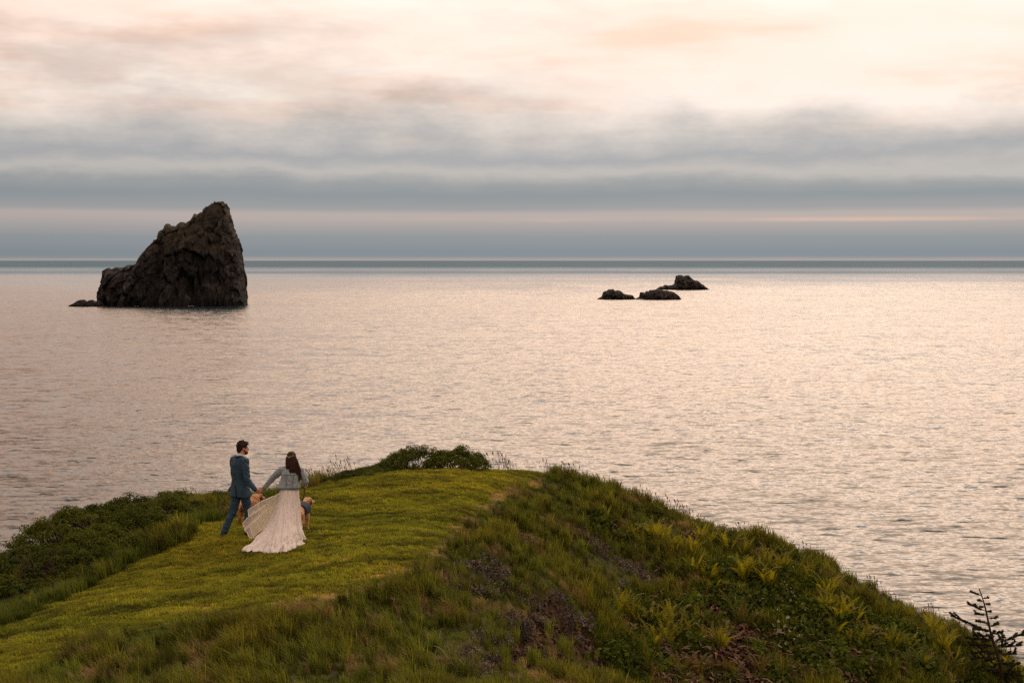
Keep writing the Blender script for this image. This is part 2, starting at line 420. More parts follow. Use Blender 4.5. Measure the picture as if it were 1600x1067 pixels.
build_rock('islet', Z3([(800, 398), (822, 382), (850, 366), (880, 362), (915, 342), (950, 352), (1000, 348), (1025, 325), (1036, 290), (1042, 232), (1070, 224), (1100, 234), (1120, 232), (1135, 224), (1185, 226), (1210, 262), (1255, 280), (1310, 310), (1360, 340), (1385, 365), (1405, 384), (1440, 398)]),
           452.4, 20.0, 2.2, 3.6, m_islet, 'dark islet with a square knob, farthest of the three rocks offshore', 'islets offshore on the right', seed=6.6, ncol=180, nring=60)

# ================================================================== HEADLAND
ctrl = [(370,838,26.7),(640,740,34.6),(800,738,34.6),(520,754,33.4),(700,890,23.8),(600,925,22.2),(450,960,20.9),(300,985,20.0),(500,850,26.0),(600,800,29.3),(745,800,29.5),
        (150,1010,20.0),(0,1067,18.2),(0,975,22.3),(130,925,24.0),(300,845,26.5),(500,1067,17.6),(300,1067,17.7),(150,1067,17.9),(700,1067,18.7),(200,930,22.9),(400,900,23.9),
        (850,900,25.2),(800,980,22.3),(900,1067,21.2),(830,1067,20.0),(900,755,34.2),(1000,792,34.2),(1100,830,34.0),(1200,850,34.0),(1290,890,33.8),(1400,945,33.5),(1500,986,33.0),(1600,1020,32.5),
        (950,850,31.5),(1050,900,30.8),(1150,950,30.2),(1250,980,30.2),(1400,1040,29.7),(1200,1067,27.5),(1050,1067,26.3),(1500,1067,30.6),(1000,980,28.0),(970,1067,24.6),(900,820,31.4),(780,860,26.3),(860,960,24.6)]
cp = [at(*c) for c in ctrl]
cp += [np.array(p, float) for p in [
    (-9.7,27,-0.85),(-8.9,30.5,-0.75),(-7.5,31.5,-0.5),(-6.2,29.6,-0.18),(-12.5,28,-3.6),(-12.5,22,-2.6),(-10.8,33.5,-3.8),(-6,36,-1.9),(-5.0,33.2,-0.35),(-3,37,-0.9),(0,38,-1.1),(3.5,38,-2.2),(8,38,-5.0),(13,37,-7.5),
    (-10,18,-0.9),(-14,15,-3.2),(16,31,-6.2),(14,26,-5.2),(9,22,-3.6),(5,20,-2.2),(3,16,-0.6),(-3,14,0.35),(-8,13,0.2),(8,15,-1.2),(0,8,2.0),(-6,8,1.7),(6,8,1.1),(0,0,3.35),(-9,0,2.6),(9,0,2.2),(0,-10,3.8),(-9,-10,3.0),(9,-10,2.8)]]
cp = np.array(cp)
def _U(r2): return np.where(r2 > 0, 0.5 * r2 * np.log(np.maximum(r2, 1e-9)), 0)
def _fit(P, reg=0.35):
    n = len(P); d2 = ((P[:, None, :2] - P[None, :, :2]) ** 2).sum(-1)
    A = np.zeros((n + 3, n + 3)); A[:n, :n] = _U(d2) + reg * np.eye(n)
    Q = np.c_[np.ones(n), P[:, :2]]; A[:n, n:] = Q; A[n:, :n] = Q.T
    return np.linalg.solve(A, np.r_[P[:, 2], 0, 0, 0])
_w = _fit(cp)
FOOT = dict(cx=0.0, cy=14.0, ax=15.0, ay=24.5)
def terrain(x, y, detail=True):
    x = np.asarray(x, float); y = np.asarray(y, float); sh = x.shape
    xf, yf = x.ravel(), y.ravel(); z = np.empty(xf.size)
    for i in range(0, xf.size, 40000):
        a, b = xf[i:i + 40000], yf[i:i + 40000]
        d2 = (a[:, None] - cp[None, :, 0]) ** 2 + (b[:, None] - cp[None, :, 1]) ** 2
        z[i:i + 40000] = _U(d2) @ _w[:-3] + _w[-3] + _w[-2] * a + _w[-1] * b
    z = np.clip(z, -9, 4.5).reshape(sh)
    if detail:
        z = z + 0.055 * fbm(x * 0.8, y * 0.8, 1.3, 3) + 0.024 * fbm(x * 2.4, y * 3.0, 4.4, 3)
    s = np.sqrt(((x - FOOT['cx']) / FOOT['ax']) ** 2 + ((y - FOOT['cy']) / FOOT['ay']) ** 2) - 1.0
    s = np.maximum(s, 0) * 16 * np.where(y < 0, 0.35, 1)
    z = z - 0.30 * s ** 1.6 * (1 + 0.25 * fbm(x * 0.12, y * 0.12, 8.0, 3)) 
    return np.maximum(z, SEA_Z - 3)
def hit(u, v, y0=14.5, y1=45.0, n=1600):
    """Ground point under a sight line (numpy arrays of pixels)."""
    u = np.atleast_1d(np.asarray(u, float)); v = np.atleast_1d(np.asarray(v, float))
    sx, sz = ray(u, v); ys = np.linspace(y0, y1, n)
    out = np.full((len(u), 3), np.nan)
    for i in range(len(u)):
        X = sx[i] * ys; Zr = CAM_Z + sz[i] * ys
        T = TERR(X, ys)
        b = np.nonzero(T >= Zr)[0]
        if len(b): j = b[0]; out[i] = (X[j], ys[j], T[j])
    return out
# lookup table for speed
_gx = np.arange(-16, 18.01, 0.1); _gy = np.arange(-2, 46.01, 0.1)
_T = terrain(*np.meshgrid(_gx, _gy))
def TERR(x, y):
    fx = np.clip((np.asarray(x, float) + 16) / 0.1, 0, len(_gx) - 1.001); fy = np.clip((np.asarray(y, float) + 2) / 0.1, 0, len(_gy) - 1.001)
    i, j = fx.astype(int), fy.astype(int); a, b = fx - i, fy - j
    return (_T[j, i] * (1 - a) + _T[j, i + 1] * a) * (1 - b) + (_T[j + 1, i] * (1 - a) + _T[j + 1, i + 1] * a) * b
def inside(x, y, poly):
    x = np.asarray(x); y = np.asarray(y); r = np.zeros(x.shape, bool); n = len(poly)
    for i in range(n):
        x1, y1 = poly[i]; x2, y2 = poly[(i + 1) % n]
        c = ((y1 > y) != (y2 > y)) & (x < (x2 - x1) * (y - y1) / (y2 - y1 + 1e-12) + x1)
        r ^= c
    return r
def to_px(x, y, z):
    dz = z - CAM_Z; cpi, spi = math.cos(PITCH), math.sin(PITCH)
    f = y * cpi - dz * spi; up = y * spi + dz * cpi
    return CX + FPX * x / f, CY - FPX * up / f
def ground_poly(pts):
    return [tuple(p[:2]) for p in hit([q[0] for q in pts], [q[1] for q in pts])]
LAWN = [(-9.6, 16.5), (-9.0, 20.5)] + ground_poly([(0, 978), (130, 927), (200, 884), (296, 848), (306, 824)]) + [(-5.6, 29.4), (-5.0, 31.6), (-4.4, 32.6), (-3.4, 36.5), (-0.6, 37.0), (0.9, 36.6)] + \
    ground_poly([(850, 757), (812, 768), (752, 798), (728, 842), (684, 888), (610, 922), (520, 944), (450, 960), (330, 975), (240, 985), (150, 1000), (110, 1030), (60, 1062)]) + [(-6.3, 16.5)]
SOIL = ground_poly([(838, 940), (876, 925), (912, 975), (950, 1030), (982, 1064), (900, 1064), (800, 1064), (790, 1020), (812, 975)])

def build_ground():
    def axis(a, b, c, d, fine, coarse):
        l = b - np.cumsum(np.linspace(fine, coarse, 26)); l = l[l > a]
        r = c + np.cumsum(np.linspace(fine, coarse, 26)); r = r[r < d]
        return np.r_[a, l[::-1], np.arange(b, c + 1e-6, fine), r, d]
    xs = axis(-55, -12, 14, 60, 0.11, 3.2); ys = axis(-40, 15, 39, 80, 0.11, 3.2)
    gx, gy = np.meshgrid(xs, ys)
    gz = terrain(gx, gy)
    soil = inside(gx, gy, SOIL)
    gz = gz - np.where(soil, 0.06 + 0.10 * fbm(gx * 1.8 + gy, gy * 1.8, 2.0, 4, 0.6, True) + 0.05 * fbm(gx * 6, gy * 6, 3.0, 2), 0)
    nx, ny = len(xs), len(ys); idx = np.arange(nx * ny).reshape(ny, nx)
    F = np.stack([idx[:-1, :-1], idx[:-1, 1:], idx[1:, 1:], idx[1:, :-1]], -1).reshape(-1, 4)
    me = quads_mesh('headland', np.stack([gx, gy, gz], -1).reshape(-1, 3), F, smooth=True)
    a = me.attributes.new('soil', 'FLOAT', 'POINT'); a.data.foreach_set('value', soil.ravel().astype(np.float32))
    lw = inside(gx, gy, LAWN)
    a = me.attributes.new('lawn', 'FLOAT', 'POINT'); a.data.foreach_set('value', lw.ravel().astype(np.float32))
    m, k, out = new_mat('headland turf and soil')
    g = k.add('ShaderNodeNewGeometry'); p = g.outputs['Position']
    at1 = k.add('ShaderNodeAttribute', attribute_name='soil'); at2 = k.add('ShaderNodeAttribute', attribute_name='lawn')
    n1, _ = k.noise(p, 1.3, 6, 0.6); n2, _ = k.noise(p, 14, 5, 0.65); n3, _ = k.noise(p, 0.35, 3, 0.5)
    wild = k.mix(k.mapr(n1, 0.35, 0.65), (0.035, 0.030, 0.012, 1), (0.055, 0.058, 0.016, 1))
    lawn = k.mix(k.mapr(n1, 0.38, 0.62), (0.085, 0.085, 0.016, 1), (0.13, 0.105, 0.030, 1))
    earth = k.mix(k.mapr(n2, 0.3, 0.7), (0.028, 0.0175, 0.011, 1), (0.078, 0.047, 0.028, 1))
    col = k.mix(at2.outputs['Fac'], wild, lawn)
    col = k.mix(at1.outputs['Fac'], col, earth)
    b = principled(k, col, 0.95, 0.1)
    k.l.new(bump(k, k.math('ADD', n2, n1), 0.8, 0.05), b.inputs['Normal'])
    k.l.new(b.outputs[0], out.inputs[0])
    o = obj('headland', me, m)
    tag(o, 'grassy headland ridge dropping to the sea with a bare earth bank', 'headland', kind='structure')
build_ground()

# clods and small stones lying on the bare bank; foam where the swell breaks on the rocks
def build_foam():
    m, k, out = new_mat('sea foam'); b = principled(k, (0.72, 0.70, 0.68, 1), 0.9, 0.1); k.l.new(b.outputs[0], out.inputs[0])
    V, F = [], []
    def patch(u, v, w, h):
        sx, sz = ray(u, v); D = (SEA_Z - CAM_Z) / sz; mpp = D / FPX; c = np.array([sx * D, D])
        a = np.linspace(0, 2 * math.pi, 22, endpoint=False); r = 1 + 0.5 * fbm(np.cos(a) * 1.6 + u, np.sin(a) * 1.6, v * .3, 3)
        k0 = len(V)
        for ai, ri in zip(a, r): V.append((c[0] + math.cos(ai) * ri * w * mpp, c[1] + math.sin(ai) * ri * h * D / 30 * mpp, SEA_Z + 0.12 + 0.25 * abs(math.sin(3 * ai))))
        V.append((c[0], c[1], SEA_Z + 0.45)); n = len(V) - 1
        for i in range(22): F.append((k0 + i, k0 + (i + 1) % 22, n))
    for u, v, w, h in [(172, 477.2, 6, .35), (180, 478, 5, .3), (152, 477.6, 4, .3), (128, 478.4, 5, .3), (215, 478.8, 6, .25), (118, 478, 3, .25), (945, 467.6, 4, .35), (953, 468, 3, .3), (940, 467.4, 3, .3), (1000, 468.6, 4, .25), (300, 478.8, 7, .2)]: patch(u, v, w, h)
    o = obj('sea_foam', mesh_from('sea_foam', V, F), m); tag(o, 'thin white foam where the swell breaks at the feet of the rocks', 'foam', kind='stuff')
build_foam()
# ================================================================== PEOPLE AND DOGS
class Blob:
    """Collects closed shapes (tapered limbs, ellipsoids, lofts) and fuses them into one continuous skin."""
    def __init__(s): s.V = []; s.F = []
    def ell(s, c, r, rot=None, seg=16, rings=10):
        k = len(s.V); M = rot.to_matrix() if rot is not None else None
        for i in range(rings + 1):
            a = math.pi * i / rings
            for j in range(seg):
                b = 2 * math.pi * j / seg; p = Vector((r[0] * math.sin(a) * math.cos(b), r[1] * math.sin(a) * math.sin(b), r[2] * math.cos(a)))
                if M is not None: p = M @ p
                s.V.append(tuple(p + Vector(c)))
        for i in range(rings):
            for j in range(seg): s.F.append((k + i * seg + j, k + (i + 1) * seg + j, k + (i + 1) * seg + (j + 1) % seg, k + i * seg + (j + 1) % seg))
        return s
    def limb(s, pts, rad, seg=14, caps=True):
        pts = [Vector(p) for p in pts]; k = len(s.V); u = None
        for i, p in enumerate(pts):
            d = (pts[min(i + 1, len(pts) - 1)] - pts[max(i - 1, 0)]).normalized()
            u = d.orthogonal().normalized() if u is None else (u - d * u.dot(d)).normalized()
            w = d.cross(u); r = rad[i]; r = (r, r) if not isinstance(r, tuple) else r
            for j in range(seg):
                a = 2 * math.pi * j / seg; s.V.append(tuple(p + u * math.cos(a) * r[0] + w * math.sin(a) * r[1]))
        n = len(pts)
        for i in range(n - 1):
            for j in range(seg): s.F.append((k + i * seg + j, k + i * seg + (j + 1) % seg, k + (i + 1) * seg + (j + 1) % seg, k + (i + 1) * seg + j))
        s.F.append(tuple(k + j for j in range(seg))[::-1]); s.F.append(tuple(k + (n - 1) * seg + j for j in range(seg)))
        if caps:
            for q, r in ((pts[0], rad[0]), (pts[-1], rad[-1])):
                r = max(r) if isinstance(r, tuple) else r; s.ell(q, (r * .98,) * 3, None, 12, 8)
        return s
    def loft(s, secs, seg=24):
        """secs: (cx, cy, z, rx, ry, yaw) from bottom to top."""
        k = len(s.V)
        for (cx, cy, z, rx, ry, yaw) in secs:
            for j in range(seg):
                a = 2 * math.pi * j / seg; x, y = math.cos(a), math.sin(a); x = math.copysign(abs(x) ** 0.85, x) * rx; y = math.copysign(abs(y) ** 0.85, y) * ry
                s.V.append((cx + x * math.cos(yaw) - y * math.sin(yaw), cy + x * math.sin(yaw) + y * math.cos(yaw), z))
        n = len(secs)
        for i in range(n - 1):
            for j in range(seg): s.F.append((k + i * seg + j, k + i * seg + (j + 1) % seg, k + (i + 1) * seg + (j + 1) % seg, k + (i + 1) * seg + j))
        s.F.append(tuple(k + j for j in range(seg))[::-1]); s.F.append(tuple(k + (n - 1) * seg + j for j in range(seg)))
        return s
    def skin(s, name, vox=0.007, smooth=4, disp=None):
        me = bpy.data.meshes.new(name); me.from_pydata(s.V, [], s.F); me.update()
        bm = bmesh.new(); bm.from_mesh(me); bmesh.ops.recalc_face_normals(bm, faces=bm.faces); bm.to_mesh(me); bm.free()
        o = bpy.data.objects.new('tmp', me); COL.objects.link(o)
        md = o.modifiers.new('r', 'REMESH'); md.mode = 'VOXEL'; md.voxel_size = vox
        if smooth: ms = o.modifiers.new('s', 'SMOOTH'); ms.factor = 0.5; ms.iterations = smooth
        dg = bpy.context.evaluated_depsgraph_get(); dg.update()
        out = bpy.data.meshes.new_from_object(o.evaluated_get(dg)); out.name = name
        bpy.data.objects.remove(o); bpy.data.meshes.remove(me)
        n = len(out.vertices)
        if disp is not None and n:
            co = np.empty(n * 3, np.float32); out.vertices.foreach_get('co', co); co = co.reshape(-1, 3)
            nr = np.empty(n * 3, np.float32); out.vertices.foreach_get('normal', nr); nr = nr.reshape(-1, 3)
            co = co + nr * disp(co)[:, None]; out.vertices.foreach_set('co', co.astype(np.float32).ravel())
        out.polygons.foreach_set('use_smooth', np.ones(len(out.polygons), bool)); out.update()
        return out

def cloth_mat(name, c, c2, scale=60, rough=0.85, weave=400, sheen=0.06):
    m, k, out = new_mat(name); tc = k.add('ShaderNodeTexCoord'); p = tc.outputs['Object']
    n, _ = k.noise(p, scale * 0.12, 4, 0.6); w, _ = k.noise(p, weave, 2, 0.5)
    col = k.mix(k.mapr(n, 0.35, 0.65), (*c, 1), (*c2, 1)); b = principled(k, col, rough, 0.2); b.inputs['Sheen Weight'].default_value = sheen
    k.l.new(bump(k, k.math('ADD', w, k.math('MULTIPLY', n, 3.0)), 0.35, 0.004), b.inputs['Normal']); k.l.new(b.outputs[0], out.inputs[0]); return m
M_SKIN = simple_mat('skin', (0.42, 0.22, 0.14), (0.52, 0.29, 0.19), 12, 0.55, 0.35, 0.1, 0.002)
M_SKIN.node_tree.nodes['Principled BSDF'].inputs['Subsurface Weight'].default_value = 0.08 if 'Principled BSDF' in M_SKIN.node_tree.nodes else 0
M_SUIT = cloth_mat('blue suit wool', (0.020, 0.050, 0.086), (0.032, 0.072, 0.115))
M_DENIM = cloth_mat('faded denim', (0.16, 0.22, 0.26), (0.36, 0.43, 0.47), 320)
M_DENIM_D = cloth_mat('denim seams', (0.10, 0.14, 0.16), (0.17, 0.21, 0.23), 140)
M_SHIRT = cloth_mat('white shirt', (0.62, 0.62, 0.62), (0.72, 0.72, 0.71))
M_SHOE = simple_mat('dark leather', (0.012, 0.011, 0.012), (0.03, 0.026, 0.024), 30, 0.45, 0.4, 0.1, 0.002)
M_HAIR_M = simple_mat('dark brown hair', (0.010, 0.007, 0.005), (0.030, 0.018, 0.012), 60, 0.65, 0.18, 0.6, 0.006, stretch=(1, 1, .4))
M_HAIR_W = simple_mat('long brown hair', (0.014, 0.007, 0.0045), (0.048, 0.020, 0.010), 40, 0.62, 0.18, 0.8, 0.008, stretch=(1, 1, .08))
M_BLACK = simple_mat('black webbing', (0.008, 0.008, 0.009), (0.02, 0.02, 0.02), 50, 0.7, 0.3, 0.2, 0.002)
M_NAVY = cloth_mat('navy dog vest', (0.010, 0.015, 0.035), (0.020, 0.028, 0.055))

def hand(b, wrist, direction, palm_n, size=1.0, curl=0.7, thumb_side=1):
    """Palm with four unequal fingers and a thumb, curled by `curl` radians a joint."""
    d = Vector(direction).normalized(); n = Vector(palm_n); n = (n - d * n.dot(d)).normalized(); s = d.cross(n) * thumb_side; w = Vector(wrist)
    pal = w + d * 0.048 * size; rot = Matrix((s, d, n)).transposed().to_quaternion()
    b.limb([w - d * .02, w + d * 0.02 * size], [0.027 * size, 0.028 * size]); b.ell(pal, (0.040 * size, 0.050 * size, 0.017 * size), rot)
    for off, ln in ((0.030, .072), (0.011, .082), (-0.010, .077), (-0.029, .060)):
        p = w + d * 0.088 * size + s * off * size; pts = [p - d * 0.03 * size, p]; a = 0.0; q = p.copy()
        for seg in (0.45, 0.32, 0.23):
            a += curl; q = q + (d * math.cos(a) - n * math.sin(a)) * ln * seg * size; pts.append(q.copy())
        b.limb(pts, [0.0095 * size, 0.0095 * size, 0.009 * size, 0.0085 * size, 0.0075 * size], 10)
    t0 = w + d * 0.025 * size + s * 0.030 * size; t1 = t0 + (s * 0.7 + d * 0.7 - n * .2) * 0.035 * size; t2 = t1 + (d * 0.9 - n * 0.45 * max(curl, .3)) * 0.030 * size; t3 = t2 + (d * 0.6 - n * 0.6 - s * .2) * 0.022 * size
    b.limb([t0, t1, t2, t3], [0.013 * size, 0.0115 * size, 0.0105 * size, 0.009 * size], 10)
def head(b, c, look, h=0.232, nod=0.0):
    """Skull, jaw, nose, brow, lips and ears, turned to look along `look` (radians clockwise from straight ahead)."""
    rot = Euler((-nod, 0, -look), 'XYZ'); M = rot.to_matrix(); C = Vector(c); k = h / 0.232; P = lambda x, y, z: C + M @ (Vector((x, y, z)) * k)
    q = rot.to_quaternion()
    b.ell(P(0, -0.010, 0.022), (0.076 * k, 0.097 * k, 0.094 * k), q); b.ell(P(0, 0.028, -0.045), (0.058 * k, 0.066 * k, 0.072 * k), q); b.ell(P(0, 0.060, -0.090), (0.026 * k, 0.026 * k, 0.022 * k), q)
    b.limb([P(0, 0.088, 0.012), P(0, 0.108, -0.022), P(0, 0.100, -0.034)], [0.010 * k, 0.014 * k, 0.013 * k], 10); b.ell(P(0, 0.082, 0.028), (0.052 * k, 0.016 * k, 0.012 * k), q)
    b.ell(P(0, 0.090, -0.058), (0.024 * k, 0.011 * k, 0.007 * k), q); b.ell(P(0, 0.087, -0.069), (0.021 * k, 0.011 * k, 0.008 * k), q)
    for s in (-1, 1): b.ell(P(s * 0.077, -0.004, -0.008), (0.010 * k, 0.019 * k, 0.032 * k), q)
    return P, q

def eyes(root, P, k=1.0):
    mW = simple_mat('eye', (0.5, 0.48, 0.45), (0.6, 0.58, 0.55), 5, 0.3, 0.5, 0); mI = simple_mat('iris', (0.03, 0.018, 0.01), (0.05, 0.03, 0.02), 5, 0.2, 0.5, 0)
    for s in (-1, 1):
        b = Blob().ell(P(s * 0.032, 0.083, 0.008), (0.012, 0.010, 0.009), None, 12, 8); me = bpy.data.meshes.new('eye'); me.from_pydata(b.V, [], b.F); me.update(); e = obj('eye', me, mW, root)
        b = Blob().ell(P(s * 0.032, 0.091, 0.008), (0.006, 0.004, 0.006), None, 10, 6); me = bpy.data.meshes.new('iris'); me.from_pydata(b.V, [], b.F); me.update(); obj('iris', me, mI, e)

def folds(freq, amp, seed=0.0, stretch=(1, 1, 1)):
    return lambda co: amp * fbm(co[:, 0] * freq * stretch[0] + seed, co[:, 1] * freq * stretch[1], co[:, 2] * freq * stretch[2], 3, 0.5)

def build_man():
    g = hit(369, 838)[0]; base = np.array([g[0], g[1], float(TERR(g[0], g[1]))])
    root = thing('person', 'man in a blue suit striding over the turf, head turned to the woman', 'person', tuple(base))
    yaw = -R(38)
    def T(cx, cy, z, rx, ry): return (cx, cy, z, rx, ry, yaw)
    sh_l = Vector((-0.055, 0.135, 1.455)); sh_r = Vector((0.205, -0.10, 1.445))
    el_r = Vector((0.255, -0.20, 1.115)); wr_r = Vector((0.405, -0.235, 0.935)); hd = Vector((0.80, -0.05, -0.30))
    el_l = Vector((-0.085, 0.30, 1.17)); wr_l = Vector((0.06, 0.42, 1.02))
    hip_l = Vector((0.035, 0.055, 0.88)); hip_r = Vector((0.165, -0.04, 0.88))
    kn_l = Vector((-0.055, 0.02, 0.475)); an_l = Vector((-0.215, -0.05, 0.105)); kn_r = Vector((0.225, 0.05, 0.475)); an_r = Vector((0.205, 0.06, 0.085))
    hc = Vector((0.135, 0.055, 1.668))
    # body
    b = Blob()
    P, q = head(b, hc, R(68), 0.235, 0.02)
    b.limb([(0.085, 0.015, 1.45), (0.105, 0.03, 1.55), (0.125, 0.04, 1.61)], [0.066, 0.060, 0.062])
    b.loft([T(0.098, 0.005, 0.82, .155, .105), T(0.09, 0.005, 0.95, .155, .10), T(0.08, 0.01, 1.08, .140, .095), T(0.075, 0.012, 1.25, .165, .11), T(0.078, 0.015, 1.40, .175, .105), T(0.085, 0.018, 1.47, .11, .075)])
    b.limb([sh_r + Vector((-.05, .04, 0)), sh_r, el_r, wr_r], [0.06, 0.058, 0.044, 0.029]); b.limb([sh_l + Vector((.05, -.04, 0)), sh_l, el_l, wr_l], [0.06, 0.058, 0.044, 0.029])
    hand(b, wr_r, hd, (0.25, 0.9, 0.35), 1.0, 0.55, -1); hand(b, wr_l, (0.6, 0.5, -.5), (0.3, -.7, .5), 1.0, 0.5, 1)
    for h, k_, a in ((hip_l, kn_l, an_l), (hip_r, kn_r, an_r)): b.limb([h, h.lerp(k_, .5), k_, k_.lerp(a, .35), a], [0.088, 0.075, 0.056, 0.054, 0.038])
    b.limb([an_l, an_l + Vector((-.02, .03, -.06)), an_l + Vector((-.07, .09, -.082))], [0.04, 0.036, 0.03]); b.limb([an_r, an_r + Vector((.02, .02, -.05)), an_r + Vector((.07, .10, -.06))], [0.04, 0.036, 0.03])
    obj('body', b.skin('body', 0.006, 3), M_SKIN, root)
    eyes(root, P)
    # hair: cap with tousled tufts, short beard
    b = Blob(); b.ell(P(0, -0.022, 0.036), (0.086, 0.106, 0.098), q); b.ell(P(0, -0.065, -0.015), (0.074, 0.055, 0.085), q); b.limb([P(-.05, .065, .085), P(0, .078, .095), P(.05, .065, .085)], [0.026, 0.032, 0.026])
    rr = np.random.default_rng(8)
    for i in range(46):
        a = rr.uniform(0, 2 * math.pi); e = rr.uniform(0.15, 1.35); p0 = P(0.078 * math.cos(a) * math.cos(e), -0.02 + 0.096 * math.sin(a) * math.cos(e), 0.042 + 0.092 * math.sin(e))
        d = (p0 - P(0, -0.02, 0.03)).normalized(); d = (d + Vector((rr.normal(0.25, .35), rr.normal(0, .35), rr.normal(.1, .25)))).normalized()
        b.limb([p0 - d * .015, p0 + d * 0.012, p0 + d * 0.028 + Vector((.008, 0, .002))], [0.013, 0.010, 0.004], 8)
    obj('hair', b.skin('hair', 0.005, 1, folds(55, 0.004)), M_HAIR_M, root)
    b = Blob(); b.ell(P(0, 0.050, -0.085), (0.048, 0.048, 0.036), q); b.limb([P(-.066, .012, -.03), P(-.058, .04, -.07), P(0, .084, -.094), P(.058, .04, -.07), P(.066, .012, -.03)], [0.010, 0.016, 0.018, 0.016, 0.010])
    obj('beard', b.skin('beard', 0.006, 2, folds(60, 0.003)), M_HAIR_M, root)
    # trousers
    b = Blob(); b.loft([T(0.10, 0.005, 0.76, .150, .115), T(0.098, 0.005, 0.86, .168, .122), T(0.09, 0.005, 1.0, .160, .112)])
    b.limb([hip_l, hip_l.lerp(kn_l, .5), kn_l, kn_l.lerp(an_l, .45), an_l + Vector((0, 0, -.02))], [0.104, 0.092, 0.078, 0.070, 0.066]); b.limb([hip_r, hip_r.lerp(kn_r, .5), kn_r, kn_r.lerp(an_r, .45), an_r + Vector((0, 0, -.02))], [0.104, 0.092, 0.078, 0.070, 0.066])
    obj('trousers', b.skin('trousers', 0.007, 4, folds(11, 0.012, 3.0, (1, 1, 1.6))), M_SUIT, root)
    # shoes
    for a, t in ((an_l, Vector((-.085, .085, -.092))), (an_r, Vector((.06, .17, -.078)))):
        b = Blob(); hl = a + Vector((t.x * -.35, t.y * -.3, t.z + (.045 if a is an_l else .012))); toe = a + t; b.limb([hl, a.lerp(toe, .5) + Vector((0, 0, -.02)), toe], [0.036, 0.038, 0.032]); b.limb([hl + Vector((0, 0, .045)), a], [0.040, 0.044])
        obj('shoe', b.skin('shoe', 0.006, 3), M_SHOE, root)
    # shirt collar and front
    b = Blob(); b.limb([(0.088, 0.018, 1.49), (0.108, 0.03, 1.565)], [0.074, 0.068], caps=False); b.limb([(0.19, 0.09, 1.47), (0.20, 0.10, 1.2)], [0.05, 0.05])
    obj('shirt', b.skin('shirt', 0.006, 2), M_SHIRT, root)
    # suit jacket
    b = Blob()
    b.loft([T(0.098, -0.012, 0.775, .235, .165), T(0.094, -0.008, 0.84, .222, .158), T(0.086, -0.004, 0.95, .196, .140), T(0.076, 0.006, 1.09, .165, .120), T(0.073, 0.012, 1.25, .186, .132), T(0.076, 0.014, 1.37, .196, .130), T(0.080, 0.016, 1.455, .165, .105), T(0.088, 0.02, 1.505, .088, .080)])
    b.limb([sh_r + Vector((-.05, .04, .0)), sh_r, sh_r.lerp(el_r, .5), el_r, el_r.lerp(wr_r, .5), wr_r], [0.078, 0.078, 0.070, 0.064, 0.055, 0.049]); b.limb([sh_l + Vector((.05, -.04, .0)), sh_l, sh_l.lerp(el_l, .5), el_l, wr_l], [0.078, 0.078, 0.07, 0.064, 0.049])
    b.limb([Vector((-0.02, 0.10, 0.98)), Vector((-0.10, 0.09, 0.90)), Vector((-0.145, 0.08, 0.865))], [0.06, 0.045, 0.022])      # skirt of the jacket lifted by the wind
    def jf(co):
        d = 0.011 * fbm(co[:, 0] * 9, co[:, 1] * 9, co[:, 2] * 7 + 2.0, 3)
        arm = np.exp(-((co[:, 0] - .24) / .09) ** 2 - ((co[:, 1] + .17) / .10) ** 2) * np.clip((co[:, 2] - .92) / .1, 0, 1)
        d += arm * 0.010 * np.sin((co[:, 2] * 1.0 + co[:, 0] * 0.9) * 95 + 3 * fbm(co[:, 0] * 8, co[:, 1] * 8, co[:, 2] * 8, 2))      # sleeve creases
        vent = np.exp(-(((co[:, 0] - 0.035) + (co[:, 2] - 0.8) * 0.10) / .014) ** 2) * (co[:, 1] < 0) * np.clip((1.0 - co[:, 2]) / .05, 0, 1)
        seam = np.exp(-((co[:, 0] - 0.035) / .006) ** 2) * (co[:, 1] < 0) * (co[:, 2] > 1.0)
        return d - 0.07 * vent - 0.006 * seam
    j = obj('jacket', b.skin('jacket', 0.006, 3, jf), M_SUIT, root)
    b = Blob(); b.limb([(0.02, -0.03, 1.50), (0.05, -0.055, 1.525), (0.115, -0.045, 1.525), (0.16, 0.0, 1.505), (0.205, 0.06, 1.42), (0.225, 0.08, 1.30)], [0.018, 0.022, 0.022, 0.02, 0.02, 0.014]); obj('collar', b.skin('collar', 0.006, 3), M_SUIT, j)
    b = Blob(); b.limb([wr_r - hd.normalized() * .015, wr_r + hd.normalized() * .012], [0.036, 0.034], caps=False); obj('shirt_cuff', b.skin('shirt_cuff', 0.005, 1), M_SHIRT, root)
    return base, wr_r + hd.normalized() * 0.08

def tulle_mat(name, col, alpha, trans=0.4):
    m, k, out = new_mat(name); tc = k.add('ShaderNodeTexCoord'); n, _ = k.noise(tc.outputs['Object'], 9, 4, 0.6)
    c = k.mix(k.mapr(n, 0.3, 0.7), (*col, 1), (*[x * 0.97 for x in col], 1)); d = principled(k, c, 0.85, 0.1)
    t = k.add('ShaderNodeBsdfTranslucent'); k.l.new(c, t.inputs[0]); mx = k.add('ShaderNodeMixShader'); mx.inputs[0].default_value = trans; k.l.new(d.outputs[0], mx.inputs[1]); k.l.new(t.outputs[0], mx.inputs[2])
    if alpha < 1:
        tp = k.add('ShaderNodeBsdfTransparent'); m2 = k.add('ShaderNodeMixShader'); m2.inputs[0].default_value = alpha; k.l.new(tp.outputs[0], m2.inputs[1]); k.l.new(mx.outputs[0], m2.inputs[2]); k.l.new(m2.outputs[0], out.inputs[0])
    else: k.l.new(mx.outputs[0], out.inputs[0])
    return m
